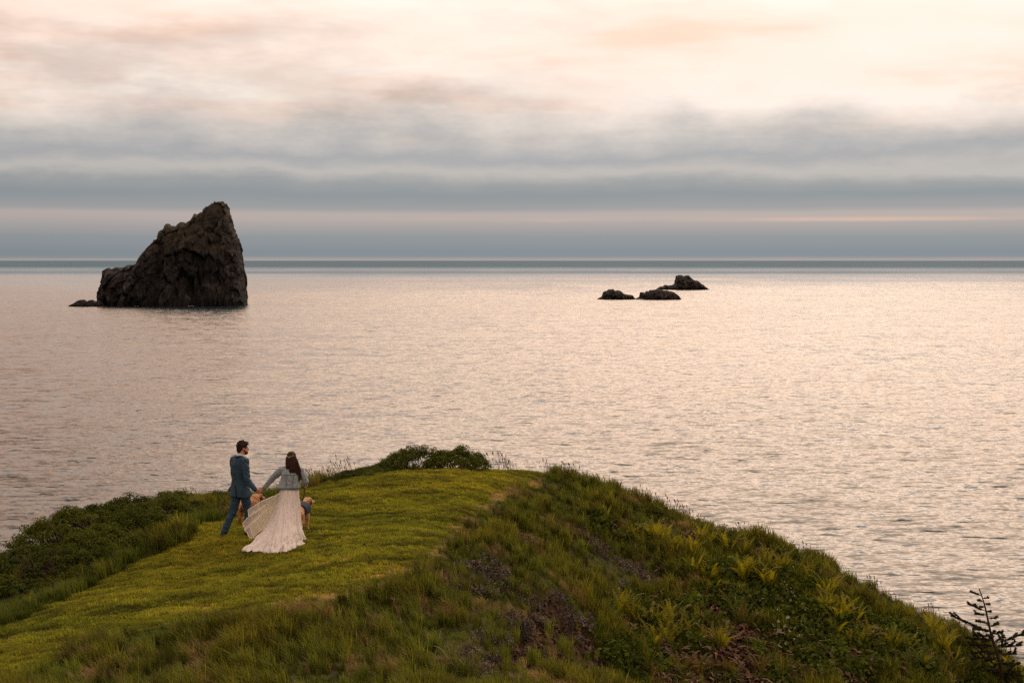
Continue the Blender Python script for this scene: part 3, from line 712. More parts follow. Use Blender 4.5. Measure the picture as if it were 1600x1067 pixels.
def sheet(name, G, mat, parent, thick=0.0025):
    """Cloth sheet from a grid of points, with real thickness."""
    n, m = G.shape[:2]; d1 = np.gradient(G, axis=0); d2 = np.gradient(G, axis=1); N = np.cross(d1, d2); N /= np.maximum(np.linalg.norm(N, axis=-1)[..., None], 1e-9)
    A = (G + N * thick).reshape(-1, 3); B = (G - N * thick).reshape(-1, 3); k = n * m; I = np.arange(k).reshape(n, m)
    f = lambda J, fl: np.stack([J[:-1, :-1], J[1:, :-1], J[1:, 1:], J[:-1, 1:]], -1).reshape(-1, 4)[:, ::(-1 if fl else 1)]
    F = [f(I, False), f(I + k, True)]
    rim = np.concatenate([I[0, :], I[1:, -1], I[-1, -2::-1], I[-2:0:-1, 0]]); r2 = np.roll(rim, -1); F.append(np.stack([rim, r2, r2 + k, rim + k], 1))
    return obj(name, quads_mesh(name, np.concatenate([A, B]), np.concatenate(F), True), mat, parent)

def build_woman(man_base, man_hand):
    g = hit(455.8, 848)[0]; base = np.array([g[0], g[1], float(TERR(g[0], g[1]))])
    root = thing('person', 'woman in a long white tulle dress and pale denim jacket with long brown hair', 'person', tuple(base))
    yaw = R(-4)
    def T(cx, cy, z, rx, ry): return (cx, cy, z, rx, ry, yaw)
    mh = Vector(man_base + np.array(man_hand) - base)
    sh_l = Vector((-0.165, 0.02, 1.365)); sh_r = Vector((0.165, 0.0, 1.355)); el_l = Vector((-0.345, 0.13, 1.205)); wr_l = mh + Vector((0.095, -0.005, 0.045)); hdl = (mh - wr_l) + Vector((0, 0, -.015))
    el_r = Vector((0.265, 0.02, 1.145)); wr_r = Vector((0.228, 0.20, 1.055)); hdr = Vector((-0.1, .9, -.25))
    hc = Vector((0.010, 0.03, 1.585))
    b = Blob(); P, q = head(b, hc, R(8), 0.222, 0.06)
    b.limb([(0.0, 0.0, 1.37), (0.003, 0.012, 1.45), (0.008, 0.022, 1.52)], [0.052, 0.047, 0.05])
    b.loft([T(-.02, 0, 0.78, .135, .095), T(-.02, 0, 0.88, .135, .095), T(-.015, 0, 1.02, .112, .082), T(-.01, 0, 1.18, .135, .10), T(-.003, 0, 1.31, .148, .092), T(0, 0, 1.385, .09, .06)])
    b.limb([sh_l + Vector((.04, 0, 0)), sh_l, el_l, wr_l], [0.05, 0.046, 0.036, 0.024]); b.limb([sh_r + Vector((-.04, 0, 0)), sh_r, el_r, wr_r], [0.05, 0.046, 0.036, 0.024])
    hand(b, wr_l, hdl, (0.2, -.9, .3), 0.9, 0.6, 1); hand(b, wr_r, hdr, (-.9, 0, .2), 0.9, 1.15, -1)
    for s in (-1, 1): h = Vector((-.02 + s * .085, 0, .82)); k_ = Vector((-.02 + s * .08, .06 * s + .04, .45)); a = Vector((-.02 + s * .075, .12 * s, .08)); b.limb([h, k_, a, a + Vector((0, .1, -.05))], [0.070, 0.052, 0.034, 0.03])
    obj('body', b.skin('body', 0.006, 3), M_SKIN, root); eyes(root, P)
    # dress: bodice and skirt with a train, blown to the left
    mS = tulle_mat('ivory tulle over satin', (0.93, 0.90, 0.87), 1.0, 0.30); mT = tulle_mat('sheer tulle', (0.90, 0.85, 0.80), 0.27, 0.5); mY = tulle_mat('sheer champagne lining', (0.70, 0.62, 0.44), 0.16, 0.5); mH = tulle_mat('tulle hem band', (0.88, 0.82, 0.76), 0.8, 0.4)
    b = Blob(); b.loft([T(-.02, 0, 0.93, .165, .118), T(-.015, 0, 1.02, .128, .094), T(-.01, 0, 1.2, .144, .108)]); dress = obj('dress_bodice', b.skin('bodice', 0.008, 2), mS, root)
    na, nt = 260, 60
    th = np.linspace(0, 2 * math.pi, na); t = np.linspace(0, 1, nt)
    hem = np.array([(0.20, 0.02), (0.205, -0.30), (0.17, -0.62), (0.075, -0.90), (-0.10, -0.98), (-0.30, -0.90), (-0.52, -0.78), (-0.82, -0.64), (-0.60, -0.50), (-0.36, -0.22), (-0.26, 0.02), (-0.18, 0.20), (-0.02, 0.30), (0.14, 0.20), (0.20, 0.02)])
    hs = np.concatenate([[0], np.cumsum(np.hypot(*np.diff(hem, axis=0).T))]); hq = np.linspace(0, hs[-1], na)
    def cyc(v): 
        v = np.interp(hq, hs, v); kk = np.ones(15) / 15; return np.convolve(np.r_[v[-20:-1], v, v[1:20]], kk, 'same')[19:-19]
    hx, hy = cyc(hem[:, 0]), cyc(hem[:, 1]); hx[-1], hy[-1] = hx[0], hy[0]
    phi = np.linspace(0, -2 * math.pi, na); wx = -0.025 + 0.158 * np.cos(phi); wy = 0.122 * np.sin(phi)
    pw = np.where(hx < -0.3, 2.6, 1.8)[:, None]; pw = np.convolve(np.r_[pw[-30:, 0], pw[:, 0], pw[:30, 0]], np.ones(31) / 31, 'same')[30:-30][:, None]; s = 0.20 * t[None] + 0.80 * t[None] ** pw; s = np.clip(s, 0, 1)
    X = wx[:, None] * (1 - s) + hx[:, None] * s; Y = wy[:, None] * (1 - s) + hy[:, None] * s
    lift = 0.03 + 0.03 * np.abs(np.sin(np.linspace(0, 2 * math.pi, na) * 9))
    zt = TERR(base[0] + hx, base[1] + hy) - base[2]
    Z = 1.07 * (1 - t[None] ** 1.06) + (zt + 0.045)[:, None] * t[None] ** 2
    # bulge over the hips and folds
    ang = np.arctan2(hy, hx + 0.2); amp = (0.007 + 0.040 * t ** 1.1)[None]
    fold = np.sin(np.linspace(0, 2 * math.pi, na)[:, None] * 13 + 5.5 * fbm(np.cos(phi) * 1.7, np.sin(phi) * 1.7, 2.0, 2)[:, None] + 1.6 * t[None]) * (0.35 + 0.5 * fbm(np.cos(phi)[:, None] * 2, np.sin(phi)[:, None] * 2, t[None] * 2 + 4, 2)) + fbm(np.cos(phi)[:, None] * 4.5, np.sin(phi)[:, None] * 4.5, t[None] * 1.6, 4, 0.6) * 1.5
    nx, ny = np.gradient(hy), -np.gradient(hx); nn = np.hypot(nx, ny) + 1e-9; nx, ny = -nx / nn, -ny / nn
    sgn = np.sign((nx * (hx + .15) + ny * (hy + .25)).sum()); nx *= sgn; ny *= sgn
    X = X + fold * amp * nx[:, None]; Y = Y + fold * amp * ny[:, None]
    ruf = fbm(np.cos(phi)[:, None] * 16, np.sin(phi)[:, None] * 16, t[None] * 10, 3) * np.clip((t[None] - .70) / .30, 0, 1) * 0.07
    X = X + ruf * nx[:, None]; Y = Y + ruf * ny[:, None]; Z = Z + np.abs(ruf) * 0.5
    G = np.stack([X, Y, Z], -1); G[-1] = G[0]
    skirt = sheet('skirt', G, mS, root, 0.003)
    # sheer outer layers caught by the wind
    def flap(name, hemp, y_off, waist, mat, seed, amp_=0.03, n=46, m=30, band=True):
        hp = np.array(hemp, float); ss = np.concatenate([[0], np.cumsum(np.linalg.norm(np.diff(hp, axis=0), axis=1))]); q_ = np.linspace(0, ss[-1], n); H = np.stack([np.interp(q_, ss, hp[:, i]) for i in range(3)], 1)
        W = np.stack([np.linspace(waist[0][i], waist[1][i], n) for i in range(3)], 1); tt = np.linspace(0, 1, m)
        Gx = W[:, None] * (1 - tt)[None, :, None] + H[:, None] * tt[None, :, None]
        Gx[..., 2] += 0.09 * np.sin(math.pi * tt)[None] * -0.25
        f = fbm(np.linspace(0, 5, n)[:, None] + seed, tt[None] * 1.0, seed, 2) + 0.6 * np.sin(np.linspace(0, 24, n)[:, None] + seed + tt[None] * 1.5)
        Gx[..., 1] += y_off * tt[None] + amp_ * f * tt[None]; Gx[..., 2] += 0.35 * amp_ * fbm(np.linspace(0, 7, n)[:, None] + seed * 2, tt[None] * 2, 1.0, 2) * tt[None]
        o = sheet(name, Gx, mat, skirt, 0.0012)
        rim = np.concatenate([Gx[:, -1], ]); V, F = [], []; tube(V, F, [Vector(p) for p in Gx[0, m // 2:]] + [Vector(p) for p in rim] + [Vector(p) for p in Gx[-1, m // 2:][::-1]], [0.007] * (n + 2 * (m - m // 2)), 5)
        me = bpy.data.meshes.new('hem_band'); me.from_pydata(V, [], F); me.update(); obj('hem_band', me, mH, skirt)
        return o
    wl = ((-0.15, 0.06, 0.99), (-0.17, -0.06, 0.97))
    flap('tulle_layer', [(-0.60, .10, .74), (-0.825, .05, .60), (-0.80, .0, .47)], 0.05, ((-0.12, .10, 1.0), (-0.16, 0.0, .97)), mT, 1.0)
    flap('tulle_layer', [(-0.78, .0, .50), (-0.89, -.08, .385), (-0.83, -.12, .27)], -0.04, wl, mT, 4.0)
    flap('tulle_layer', [(-0.84, -.10, .30), (-0.70, -.22, .135), (-0.57, -.25, .26), (-0.47, -.28, .33)], -0.10, wl, mT, 7.0)
    flap('lining', [(-0.80, .05, .28), (-0.66, -.10, .03), (-0.50, -.20, .10), (-0.40, -.22, .22)], 0.05, ((-0.14, .08, .98), (-0.16, -.02, .96)), mY, 2.0, 0.015)
    # denim jacket
    b = Blob()
    b.loft([T(-.040, 0, 1.035, .212, .150), T(-.038, 0, 1.06, .214, .153), T(-.028, 0, 1.12, .196, .144), T(-.012, 0, 1.22, .182, .134), T(-.003, 0, 1.315, .178, .118), T(0, 0, 1.385, .122, .082), T(0, 0.005, 1.415, .072, .062)])
    b.limb([sh_l + Vector((.04, 0, 0)), sh_l, sh_l.lerp(el_l, .5) + Vector((0, 0, .008)), el_l, el_l.lerp(wr_l, .5), wr_l], [0.070, 0.072, 0.070, 0.062, 0.050, 0.036]); b.limb([sh_r + Vector((-.04, 0, 0)), sh_r, sh_r.lerp(el_r, .5), el_r, el_r.lerp(wr_r, .5), wr_r], [0.070, 0.070, 0.066, 0.062, 0.048, 0.036])
    def df(co):
        d = 0.010 * fbm(co[:, 0] * 10, co[:, 1] * 10, co[:, 2] * 9 + 5, 3)
        bk = (co[:, 1] < 0) & (np.abs(co[:, 0]) < .2)
        for x0, sl in ((-0.075, .12), (0.06, -.12)): d -= 0.006 * bk * np.exp(-((co[:, 0] - x0 - sl * (co[:, 2] - 1.05)) / .006) ** 2) * (co[:, 2] < 1.27)
        d -= 0.006 * bk * np.exp(-((co[:, 2] - 1.28) / .006) ** 2); d += 0.006 * (np.abs(co[:, 2] - 1.05) < .02) * (np.abs(co[:, 0] + .03) < .24)
        return d
    j = obj('denim_jacket', b.skin('denim_jacket', 0.006, 3, df), M_DENIM, root)
    def seam(pts, r=0.006):
        V, F = [], []; tube(V, F, pts, [r] * len(pts), 5); me = bpy.data.meshes.new('seam'); me.from_pydata(V, [], F); me.update(); obj('seam', me, M_DENIM_D, j)
    jz = [1.035, 1.06, 1.12, 1.22, 1.315, 1.385]; jc = [-.04, -.038, -.028, -.012, -.003, 0]; jx = [.212, .214, .196, .182, .178, .122]; jy = [.150, .153, .144, .134, .118, .082]
    def back(x, z):
        c_, rx_, ry_ = np.interp(z, jz, jc), np.interp(z, jz, jx), np.interp(z, jz, jy); f_ = min(1, abs(x - c_) / rx_)
        return Vector((x, -ry_ * (1 - f_ ** (2 / .85)) ** (.85 / 2) - 0.004, z))
    seam([back(x, 1.285) for x in np.linspace(-.145, .14, 14)], 0.005)
    for x0, x1 in ((-.085, -.055), (.075, .035)): seam([back(x0 + (x1 - x0) * t_, 1.28 - .23 * t_) for t_ in np.linspace(0, 1, 10)], 0.005)
    b = Blob(); b.limb([(-.075, .0, 1.405), (-.04, -.055, 1.425), (.04, -.055, 1.425), (.075, .0, 1.405), (.06, .06, 1.37)], [0.016, 0.02, 0.02, 0.016, 0.012]); obj('collar', b.skin('collar', 0.006, 2), M_DENIM, j)
    b = Blob(); b.loft([T(-.040, 0, 1.010, .212, .151), T(-.040, 0, 1.050, .219, .158)]); obj('waistband', b.skin('waistband', 0.006, 2), M_DENIM_D, j)
    for w_, e_ in ((wr_l, el_l), (wr_r, el_r)): d = (w_ - e_).normalized(); b = Blob(); b.limb([w_ - d * .05, w_ + d * .004], [0.041, 0.040], caps=False); obj('cuff', b.skin('cuff', 0.005, 1), M_DENIM_D, j)
    # long loose hair and flower comb
    b = Blob(); b.ell(P(0, -0.018, 0.030), (0.084, 0.104, 0.094), q); b.ell(P(0, -0.07, -0.04), (0.080, 0.055, 0.10), q)
    rr = np.random.default_rng(21)
    for i in range(64):
        f = rr.uniform(-1, 1); p0 = P(f * 0.075, -0.085 + 0.05 * abs(f), 0.02 - 0.06 * rr.uniform()); L = rr.uniform(0.28, 0.50) * (1 - .12 * abs(f)); w0 = rr.uniform(0, 6); pts = []
        for tt in np.linspace(0, 1, 8):
            pts.append((p0.x + 0.062 * tt + f * 0.028 * math.sin(math.pi * tt) + 0.012 * math.sin(w0 + 7 * tt) + 0.055 * max(0, f) * tt, p0.y - 0.055 * math.sin(min(1, tt * 1.6) * math.pi / 2) + 0.012 * math.cos(w0 + 6 * tt), p0.z - L * tt))
        b.limb(pts, [0.020, 0.021, 0.020, 0.018, 0.016, 0.013, 0.009, 0.004], 8)
    hair = obj('hair', b.skin('hair', 0.006, 1, lambda co: 0.006 * fbm(co[:, 0] * 55, co[:, 1] * 55, co[:, 2] * 5, 3)), M_HAIR_W, root)
    mP = simple_mat('comb flowers', (0.45, 0.45, 0.33), (0.62, 0.60, 0.48), 30, 0.6, 0.3, 0.1, 0.002); mG = simple_mat('comb leaves', (0.10, 0.13, 0.06), (0.18, 0.21, 0.10), 30, 0.6, 0.3, 0.1, 0.002)
    for i in range(7):
        f = (i / 6 - .5) * 2; c = P(f * 0.056, -0.122 + 0.026 * f * f, 0.030 + 0.016 * math.sin(i * 2.3)); b = Blob().ell(c, (0.008, 0.007, 0.007 + .003 * (i % 2)), None, 8, 6)
        if i % 2 == 0:
            for a in range(5): b.ell(c + Vector((0.007 * math.cos(a * 1.26), -.003, 0.007 * math.sin(a * 1.26))), (0.005, 0.003, 0.005), None, 8, 5)
        me = bpy.data.meshes.new('comb_flower'); me.from_pydata(b.V, [], b.F); me.update(); obj('comb_flower' if i % 2 == 0 else 'comb_leaf', me, mP if i % 2 == 0 else mG, hair)
    return base + np.array(wr_r + hdr.normalized() * 0.075)

def build_dog(base, yaw, label, coat, coat2, scale, vest, tail_up, head_turn, head_drop=0.0, step=0.0):
    root = thing('dog', label, 'dog', tuple(base), yaw); root.scale = (scale,) * 3
    # local frame: +Y ahead, +X right
    b = Blob()
    b.limb([(0, -.33, .47), (0, -.22, .475), (0, 0.0, .46), (0, .18, .46), (0, .28, .48)], [(.10, .115), (.115, .125), (.115, .125), (.125, .165), (.10, .13)])           # deep chest, tucked belly
    nk = Vector((0, .30, .54)); hx = 0.10 * math.sin(head_turn); hc = Vector((hx, .50, .70 - head_drop)); fwd = Vector((math.sin(head_turn), math.cos(head_turn), -.18)).normalized(); side = Vector((fwd.y, -fwd.x, 0)).normalized()
    b.limb([(0, .22, .50), nk, hc - fwd * .05], [.125, .10, .078]); b.ell(hc, (.078, .085, .075), Euler((0, 0, -head_turn))); b.limb([hc + fwd * .05 + Vector((0, 0, -.012)), hc + fwd * .13 + Vector((0, 0, -.018)), hc + fwd * .175 + Vector((0, 0, -.022))], [.052, .040, .033])
    for s in (-1, 1):
        e = hc + side * s * .068 + Vector((0, 0, .045)) - fwd * .02; b.limb([e, e + side * s * .022 + Vector((0, 0, -.045)), e + side * s * .018 + Vector((0, 0, -.105)) + fwd * .02], [(.016, .030), (.013, .036), (.008, .020)])
        y0 = s * step                                              # front leg: shoulder, elbow, wrist, paw
        b.limb([(s * .085, .20, .42), (s * .09, .17 + y0 * .3, .30), (s * .085, .20 + y0, .14), (s * .085, .195 + y0, .05), (s * .085, .235 + y0, .025)], [.065, .046, .034, .030, .033])
        y1 = -s * step                                             # hind leg: hip, knee, hock, paw
        b.limb([(s * .085, -.27, .44), (s * .095, -.20 + y1 * .3, .29), (s * .085, -.36 + y1, .165), (s * .085, -.335 + y1, .05), (s * .085, -.29 + y1, .025)], [.095, .068, .036, .030, .033])
    b.limb([(0, -.36, .52), (0, -.47, .50 + tail_up * .3), (0.02, -.58, .40 + tail_up), (0.03, -.64, .30 + tail_up * 1.4)], [.035, .042, .045, .02])
    mC = simple_mat('coat ' + label.split()[0], coat, coat2, 7, 0.8, 0.2, 0.8, 0.02, stretch=(1, 1, .5), sheen=0.3)
    obj('body', b.skin('body', 0.009, 2, lambda co: 0.010 * fbm(co[:, 0] * 26, co[:, 1] * 26, co[:, 2] * 12, 3) + 0.004 * fbm(co[:, 0] * 60, co[:, 1] * 60, co[:, 2] * 25, 2)), mC, root)
    n = Blob().ell(hc + fwd * .205 + Vector((0, 0, -.012)), (.018, .016, .014), None, 10, 8); me = bpy.data.meshes.new('nose'); me.from_pydata(n.V, [], n.F); me.update(); obj('nose', me, M_BLACK, root)
    for s in (-1, 1):
        n = Blob().ell(hc + fwd * .072 + side * s * .036 + Vector((0, 0, .028)), (.010, .010, .010), None, 8, 6); me = bpy.data.meshes.new('eye'); me.from_pydata(n.V, [], n.F); me.update(); obj('eye', me, M_BLACK, root)
    ring = lambda c, ax, ux, r1, r2, nm, mat, rr: None
    def band(nm, c, a, u, ra, ru, r, mat, parent):
        V, F = [], []; pts = [Vector(c) + Vector(a) * ra * math.cos(x) + Vector(u) * ru * math.sin(x) for x in np.linspace(0, 2 * math.pi, 25)]; tube(V, F, pts, [r] * 25, 6); me = bpy.data.meshes.new(nm); me.from_pydata(V, [], F); me.update(); return obj(nm, me, mat, parent)
    band('collar', (hx * .6, .375, .615 - head_drop * .6), (1, 0, 0), (0, -.45, .80), .098, .098, .013, M_BLACK, root)
    if vest:
        v = Blob(); v.loft([(0, 0, -.05, .143, .125, 0), (0, 0, .0, .150, .13, 0), (0, 0, .20, .160, .165, 0), (0, 0, .25, .150, .155, 0)])
        v.V = [(x, .02 + z, .475 + y * .95) for (x, y, z) in v.V]
        o = obj('vest', v.skin('vest', 0.009, 3, lambda co: np.where(co[:, 2] < .40, -0.03, 0.008)), M_NAVY, root)
    return root

def build_couple_and_dogs():
    mb, mh = build_man()
    wh = build_woman(mb, mh)
    x, y = -5.24, 28.1
    build_dog((x, y, float(TERR(x, y)) - 0.01), -R(17), 'red-gold long-haired dog walking beyond the man, partly hidden by the blowing dress', (0.21, 0.085, 0.020), (0.42, 0.21, 0.075), 0.86, False, 0.02, R(10), 0.17, 0.05)
    x, y = -4.05, 26.95
    d2 = build_dog((x, y, float(TERR(x, y)) - 0.01), -R(10), 'pale golden dog in a navy vest on a leash right of the woman', (0.32, 0.165, 0.062), (0.54, 0.32, 0.15), 0.90, True, -0.10, R(16), 0.10, 0.04)
    # leash from the woman's hand to the vest
    a = Vector(wh); Mx = Matrix.Translation(d2.location) @ Matrix.Rotation(-R(10), 4, 'Z') @ Matrix.Scale(0.90, 4); e = Mx @ Vector((0, .17, .655))
    V, F = [], []; pts = []
    for t in np.linspace(0, 1, 14): p = a.lerp(e, t); p.z -= 0.05 * math.sin(math.pi * t); pts.append(p)
    tube(V, F, pts, [0.008] * 14, 6)
    lp = [a + Vector((0.0, 0.012 * math.cos(x) , 0.03 * math.sin(x) + .01)) for x in np.linspace(0, 2 * math.pi, 12)]; tube(V, F, lp, [0.007] * 12, 5)
    me = bpy.data.meshes.new('leash'); me.from_pydata(V, [], F); me.update(); o = obj('leash', me, M_BLACK); tag(o, 'thin black leash from the woman\'s right hand to the vested dog', 'leash')
build_couple_and_dogs()
# ================================================================== VEGETATION
def leaf_mat(name, ca, cb, trans=0.35, tint=False, rough=0.6, spec=0.25, cc=None):
    """Leaf or blade: colour varies leaf by leaf; light passes through."""
    m, k, out = new_mat(name)
    g = k.add('ShaderNodeNewGeometry'); oi = k.add('ShaderNodeObjectInfo')
    r = k.math('FRACT', k.math('ADD', g.outputs['Random Per Island'], k.math('MULTIPLY', oi.outputs['Random'], 3.7)))
    col = k.mix(r, (*ca, 1), (*cb, 1))
    if cc is not None:
        col = k.mix(k.mapr(oi.outputs['Random'], 0.55, 1.0, 0, 0.8), col, (*cc, 1))
    if tint:
        at_ = k.add('ShaderNodeAttribute', attribute_type='INSTANCER', attribute_name='tint')
        col = k.mix(1.0, col, at_.outputs['Color'], 'MULTIPLY')
    b = principled(k, col, rough, spec)
    tr = k.add('ShaderNodeBsdfTranslucent'); k.l.new(k.mix(1.0, col, (1.25, 1.15, 0.6, 1), 'MULTIPLY'), tr.inputs[0])
    mx = k.add('ShaderNodeMixShader'); mx.inputs[0].default_value = trans
    k.l.new(b.outputs[0], mx.inputs[1]); k.l.new(tr.outputs[0], mx.inputs[2]); k.l.new(mx.outputs[0], out.inputs[0])
    return m

def _scatter_tree():
    ng = bpy.data.node_groups.new('scatter', 'GeometryNodeTree')
    ng.interface.new_socket('Geometry', in_out='INPUT', socket_type='NodeSocketGeometry')
    ng.interface.new_socket('Collection', in_out='INPUT', socket_type='NodeSocketCollection')
    ng.interface.new_socket('Geometry', in_out='OUTPUT', socket_type='NodeSocketGeometry')
    N, L = ng.nodes, ng.links
    gi = N.new('NodeGroupInput'); go = N.new('NodeGroupOutput')
    ci = N.new('GeometryNodeCollectionInfo'); ci.inputs['Separate Children'].default_value = True; ci.inputs['Reset Children'].default_value = True
    L.new(gi.outputs['Collection'], ci.inputs['Collection'])
    ip = N.new('GeometryNodeInstanceOnPoints')
    def att(n, dt):
        a = N.new('GeometryNodeInputNamedAttribute'); a.data_type = dt; a.inputs['Name'].default_value = n; return a.outputs[0]
    L.new(gi.outputs['Geometry'], ip.inputs['Points']); L.new(ci.outputs[0], ip.inputs['Instance'])
    ip.inputs['Pick Instance'].default_value = True
    L.new(att('idx', 'INT'), ip.inputs['Instance Index'])
    e2r = N.new('FunctionNodeEulerToRotation'); L.new(att('rot', 'FLOAT_VECTOR'), e2r.inputs[0]); L.new(e2r.outputs[0], ip.inputs['Rotation'])
    L.new(att('scl', 'FLOAT_VECTOR'), ip.inputs['Scale'])
    L.new(ip.outputs[0], go.inputs[0])
    return ng
SCATTER = _scatter_tree()
_sock = [i.identifier for i in SCATTER.interface.items_tree if i.name == 'Collection'][0]
def scatter(name, pts, rot, scl, tint, protos, label, cat):
    n = len(pts)
    me = bpy.data.meshes.new(name); me.vertices.add(n); me.vertices.foreach_set('co', np.asarray(pts, np.float32).ravel())
    def put(nm, ty, key, arr): a = me.attributes.new(nm, ty, 'POINT'); a.data.foreach_set(key, np.ascontiguousarray(arr).ravel())
    scl = np.asarray(scl, np.float32)
    if scl.ndim == 1: scl = np.repeat(scl[:, None], 3, 1)
    put('rot', 'FLOAT_VECTOR', 'vector', np.asarray(rot, np.float32)); put('scl', 'FLOAT_VECTOR', 'vector', scl)
    put('idx', 'INT', 'value', rng.integers(0, len(protos), n).astype(np.int32))
    put('tint', 'FLOAT_COLOR', 'color', np.c_[tint, np.ones(n)].astype(np.float32))
    c = bpy.data.collections.new(name + '_kinds')
    for i, pm in enumerate(protos): c.objects.link(bpy.data.objects.new(f'{name}_kind_{i}', pm))
    o = obj(name, me)
    md = o.modifiers.new('scatter', 'NODES'); md.node_group = SCATTER; md[_sock] = c
    tag(o, label, cat, kind='stuff')
    return o

def blades(name, n, h, spread, width, lean, mat, wind=(-0.15, 0.0), flat=0.0, r=None, seed=0):
    """A tuft: n tapering blades, each two segments."""
    g = np.random.default_rng(seed); V, F = [], []
    for i in range(n):
        a = g.uniform(0, 2 * math.pi); rr = spread * math.sqrt(g.uniform()); bx, by = rr * math.cos(a), rr * math.sin(a)
        hh = h * g.uniform(0.55, 1.1); az = g.uniform(0, 2 * math.pi); ln = lean * g.uniform(0.2, 1.0)
        dx, dy = math.cos(az) * ln + wind[0], math.sin(az) * ln + wind[1]
        w = width * g.uniform(0.7, 1.3); wa = g.uniform(0, math.pi); wx, wy = math.cos(wa) * w / 2, math.sin(wa) * w / 2
        vert = 1.0 - flat
        m = (bx + dx * hh * 0.35, by + dy * hh * 0.35, hh * 0.6 * vert + 0.004); t = (bx + dx * hh, by + dy * hh, hh * (1.0 - 0.35 * min(1, math.hypot(dx, dy))) * vert + 0.004)
        k = len(V)
        V += [(bx - wx, by - wy, -0.01), (bx + wx, by + wy, -0.01), (m[0] + wx * .8, m[1] + wy * .8, m[2]), (m[0] - wx * .8, m[1] - wy * .8, m[2]), t]
        F += [(k, k + 1, k + 2, k + 3), (k + 3, k + 2, k + 4)]
    me = bpy.data.meshes.new(name); me.from_pydata(V, [], F); me.update(); me.materials.append(mat)
    return me
def leaves_mesh(name, P, Nrm, size, mat, aspect=0.55, seed=0, droop=0.0):
    """Leaf-sized pointed faces (folded rhombs) at points P facing Nrm."""
    g = np.random.default_rng(seed); n = len(P)
    Nrm = Nrm / np.maximum(np.linalg.norm(Nrm, axis=1)[:, None], 1e-6)
    a = g.normal(size=(n, 3)); T = a - (a * Nrm).sum(1)[:, None] * Nrm; T /= np.linalg.norm(T, axis=1)[:, None]
    B = np.cross(Nrm, T); s = size * g.uniform(0.6, 1.3, n)[:, None]
    v0 = P; v1 = P + T * s * 0.5 + B * s * aspect * 0.5 + Nrm * s * 0.12; v2 = P + T * s - Nrm * s * droop; v3 = P + T * s * 0.5 - B * s * aspect * 0.5 + Nrm * s * 0.12
    V = np.stack([v0, v1, v2, v3], 1).reshape(-1, 3)
    k = np.arange(n) * 4
    F = np.concatenate([np.stack([k, k + 1, k + 2], 1), np.stack([k, k + 2, k + 3], 1)])
    me = quads_mesh(name, V, F); me.materials.append(mat)
    return me
M_GRASS = leaf_mat('short grass', (0.100, 0.132, 0.016), (0.23, 0.235, 0.034), 0.45, tint=True, rough=0.7)
M_HAY = leaf_mat('cut dry grass', (0.20, 0.155, 0.050), (0.33, 0.255, 0.09), 0.3, tint=True, rough=0.8)
M_WILD = leaf_mat('wild grass', (0.052, 0.072, 0.011), (0.135, 0.145, 0.023), 0.42, tint=True, rough=0.75)
M_DRY = leaf_mat('dry grass stems', (0.16, 0.118, 0.060), (0.30, 0.225, 0.115), 0.25, tint=True, rough=0.8)

def terr_normal_rot(x, y):
    e = 0.15
    dzx = (TERR(x + e, y) - TERR(x - e, y)) / (2 * e); dzy = (TERR(x, y + e) - TERR(x, y - e)) / (2 * e)
    return np.arctan(dzy) * 0.8, -np.arctan(dzx) * 0.8
def cand(n, x0, x1, y0, y1):
    return rng.uniform(x0, x1, n), rng.uniform(y0, y1, n)
def seen(x, y, z, m=95):
    u, v = to_px(x, y, z)
    return (u > -m * 2) & (u < 1600 + m * 2) & (v < 1067 + m * 2)
def rots(n, x, y, tilt=True):
    rx, ry = terr_normal_rot(x, y) if tilt else (np.zeros(n), np.zeros(n))
    return np.stack([rx, ry, rng.uniform(-0.6, 0.6, n)], 1)
# areas of the wild slope, as ground polygons
HEATH = [ground_poly(q) for q in [
    [(690, 900), (760, 870), (800, 905), (760, 950), (800, 1000), (770, 1064), (720, 1050), (730, 980)], [(760, 925), (830, 905), (880, 935), (900, 985), (870, 960), (830, 985), (800, 1000), (770, 960)],
    [(860, 845), (900, 825), (1000, 885), (1010, 920), (960, 925), (900, 895)], [(800, 825), (830, 830), (835, 862), (805, 860)], [(985, 895), (1040, 905), (1050, 935), (1005, 930)], [(880, 985), (960, 930), (945, 970), (905, 1000)]]]
FERNY = ground_poly([(985, 840), (1120, 838), (1300, 905), (1450, 975), (1598, 1045), (1598, 1064), (960, 1064), (930, 985), (960, 930), (1060, 915)])
BROWN = ground_poly([(1000, 1064), (1010, 1015), (1090, 975), (1180, 985), (1300, 1010), (1420, 1030), (1500, 1064)])
LUSH = [ground_poly(q) for q in [[(930, 1000), (985, 1005), (1010, 1064), (960, 1064)], [(1170, 900), (1240, 890), (1330, 960), (1330, 1064), (1220, 1064), (1180, 985)], [(1330, 960), (1420, 985), (1470, 1064), (1340, 1064)], [(1085, 880), (1140, 885), (1170, 960), (1110, 960)]]]
SKIRT = [(-10.5, 20.0), (-7.6, 22.2)] + ground_poly([(130, 927), (200, 884), (296, 848), (306, 824)]) + [(-5.4, 29.6), (-4.8, 31.8), (-5.4, 33.0), (-9, 32), (-11.5, 27)]

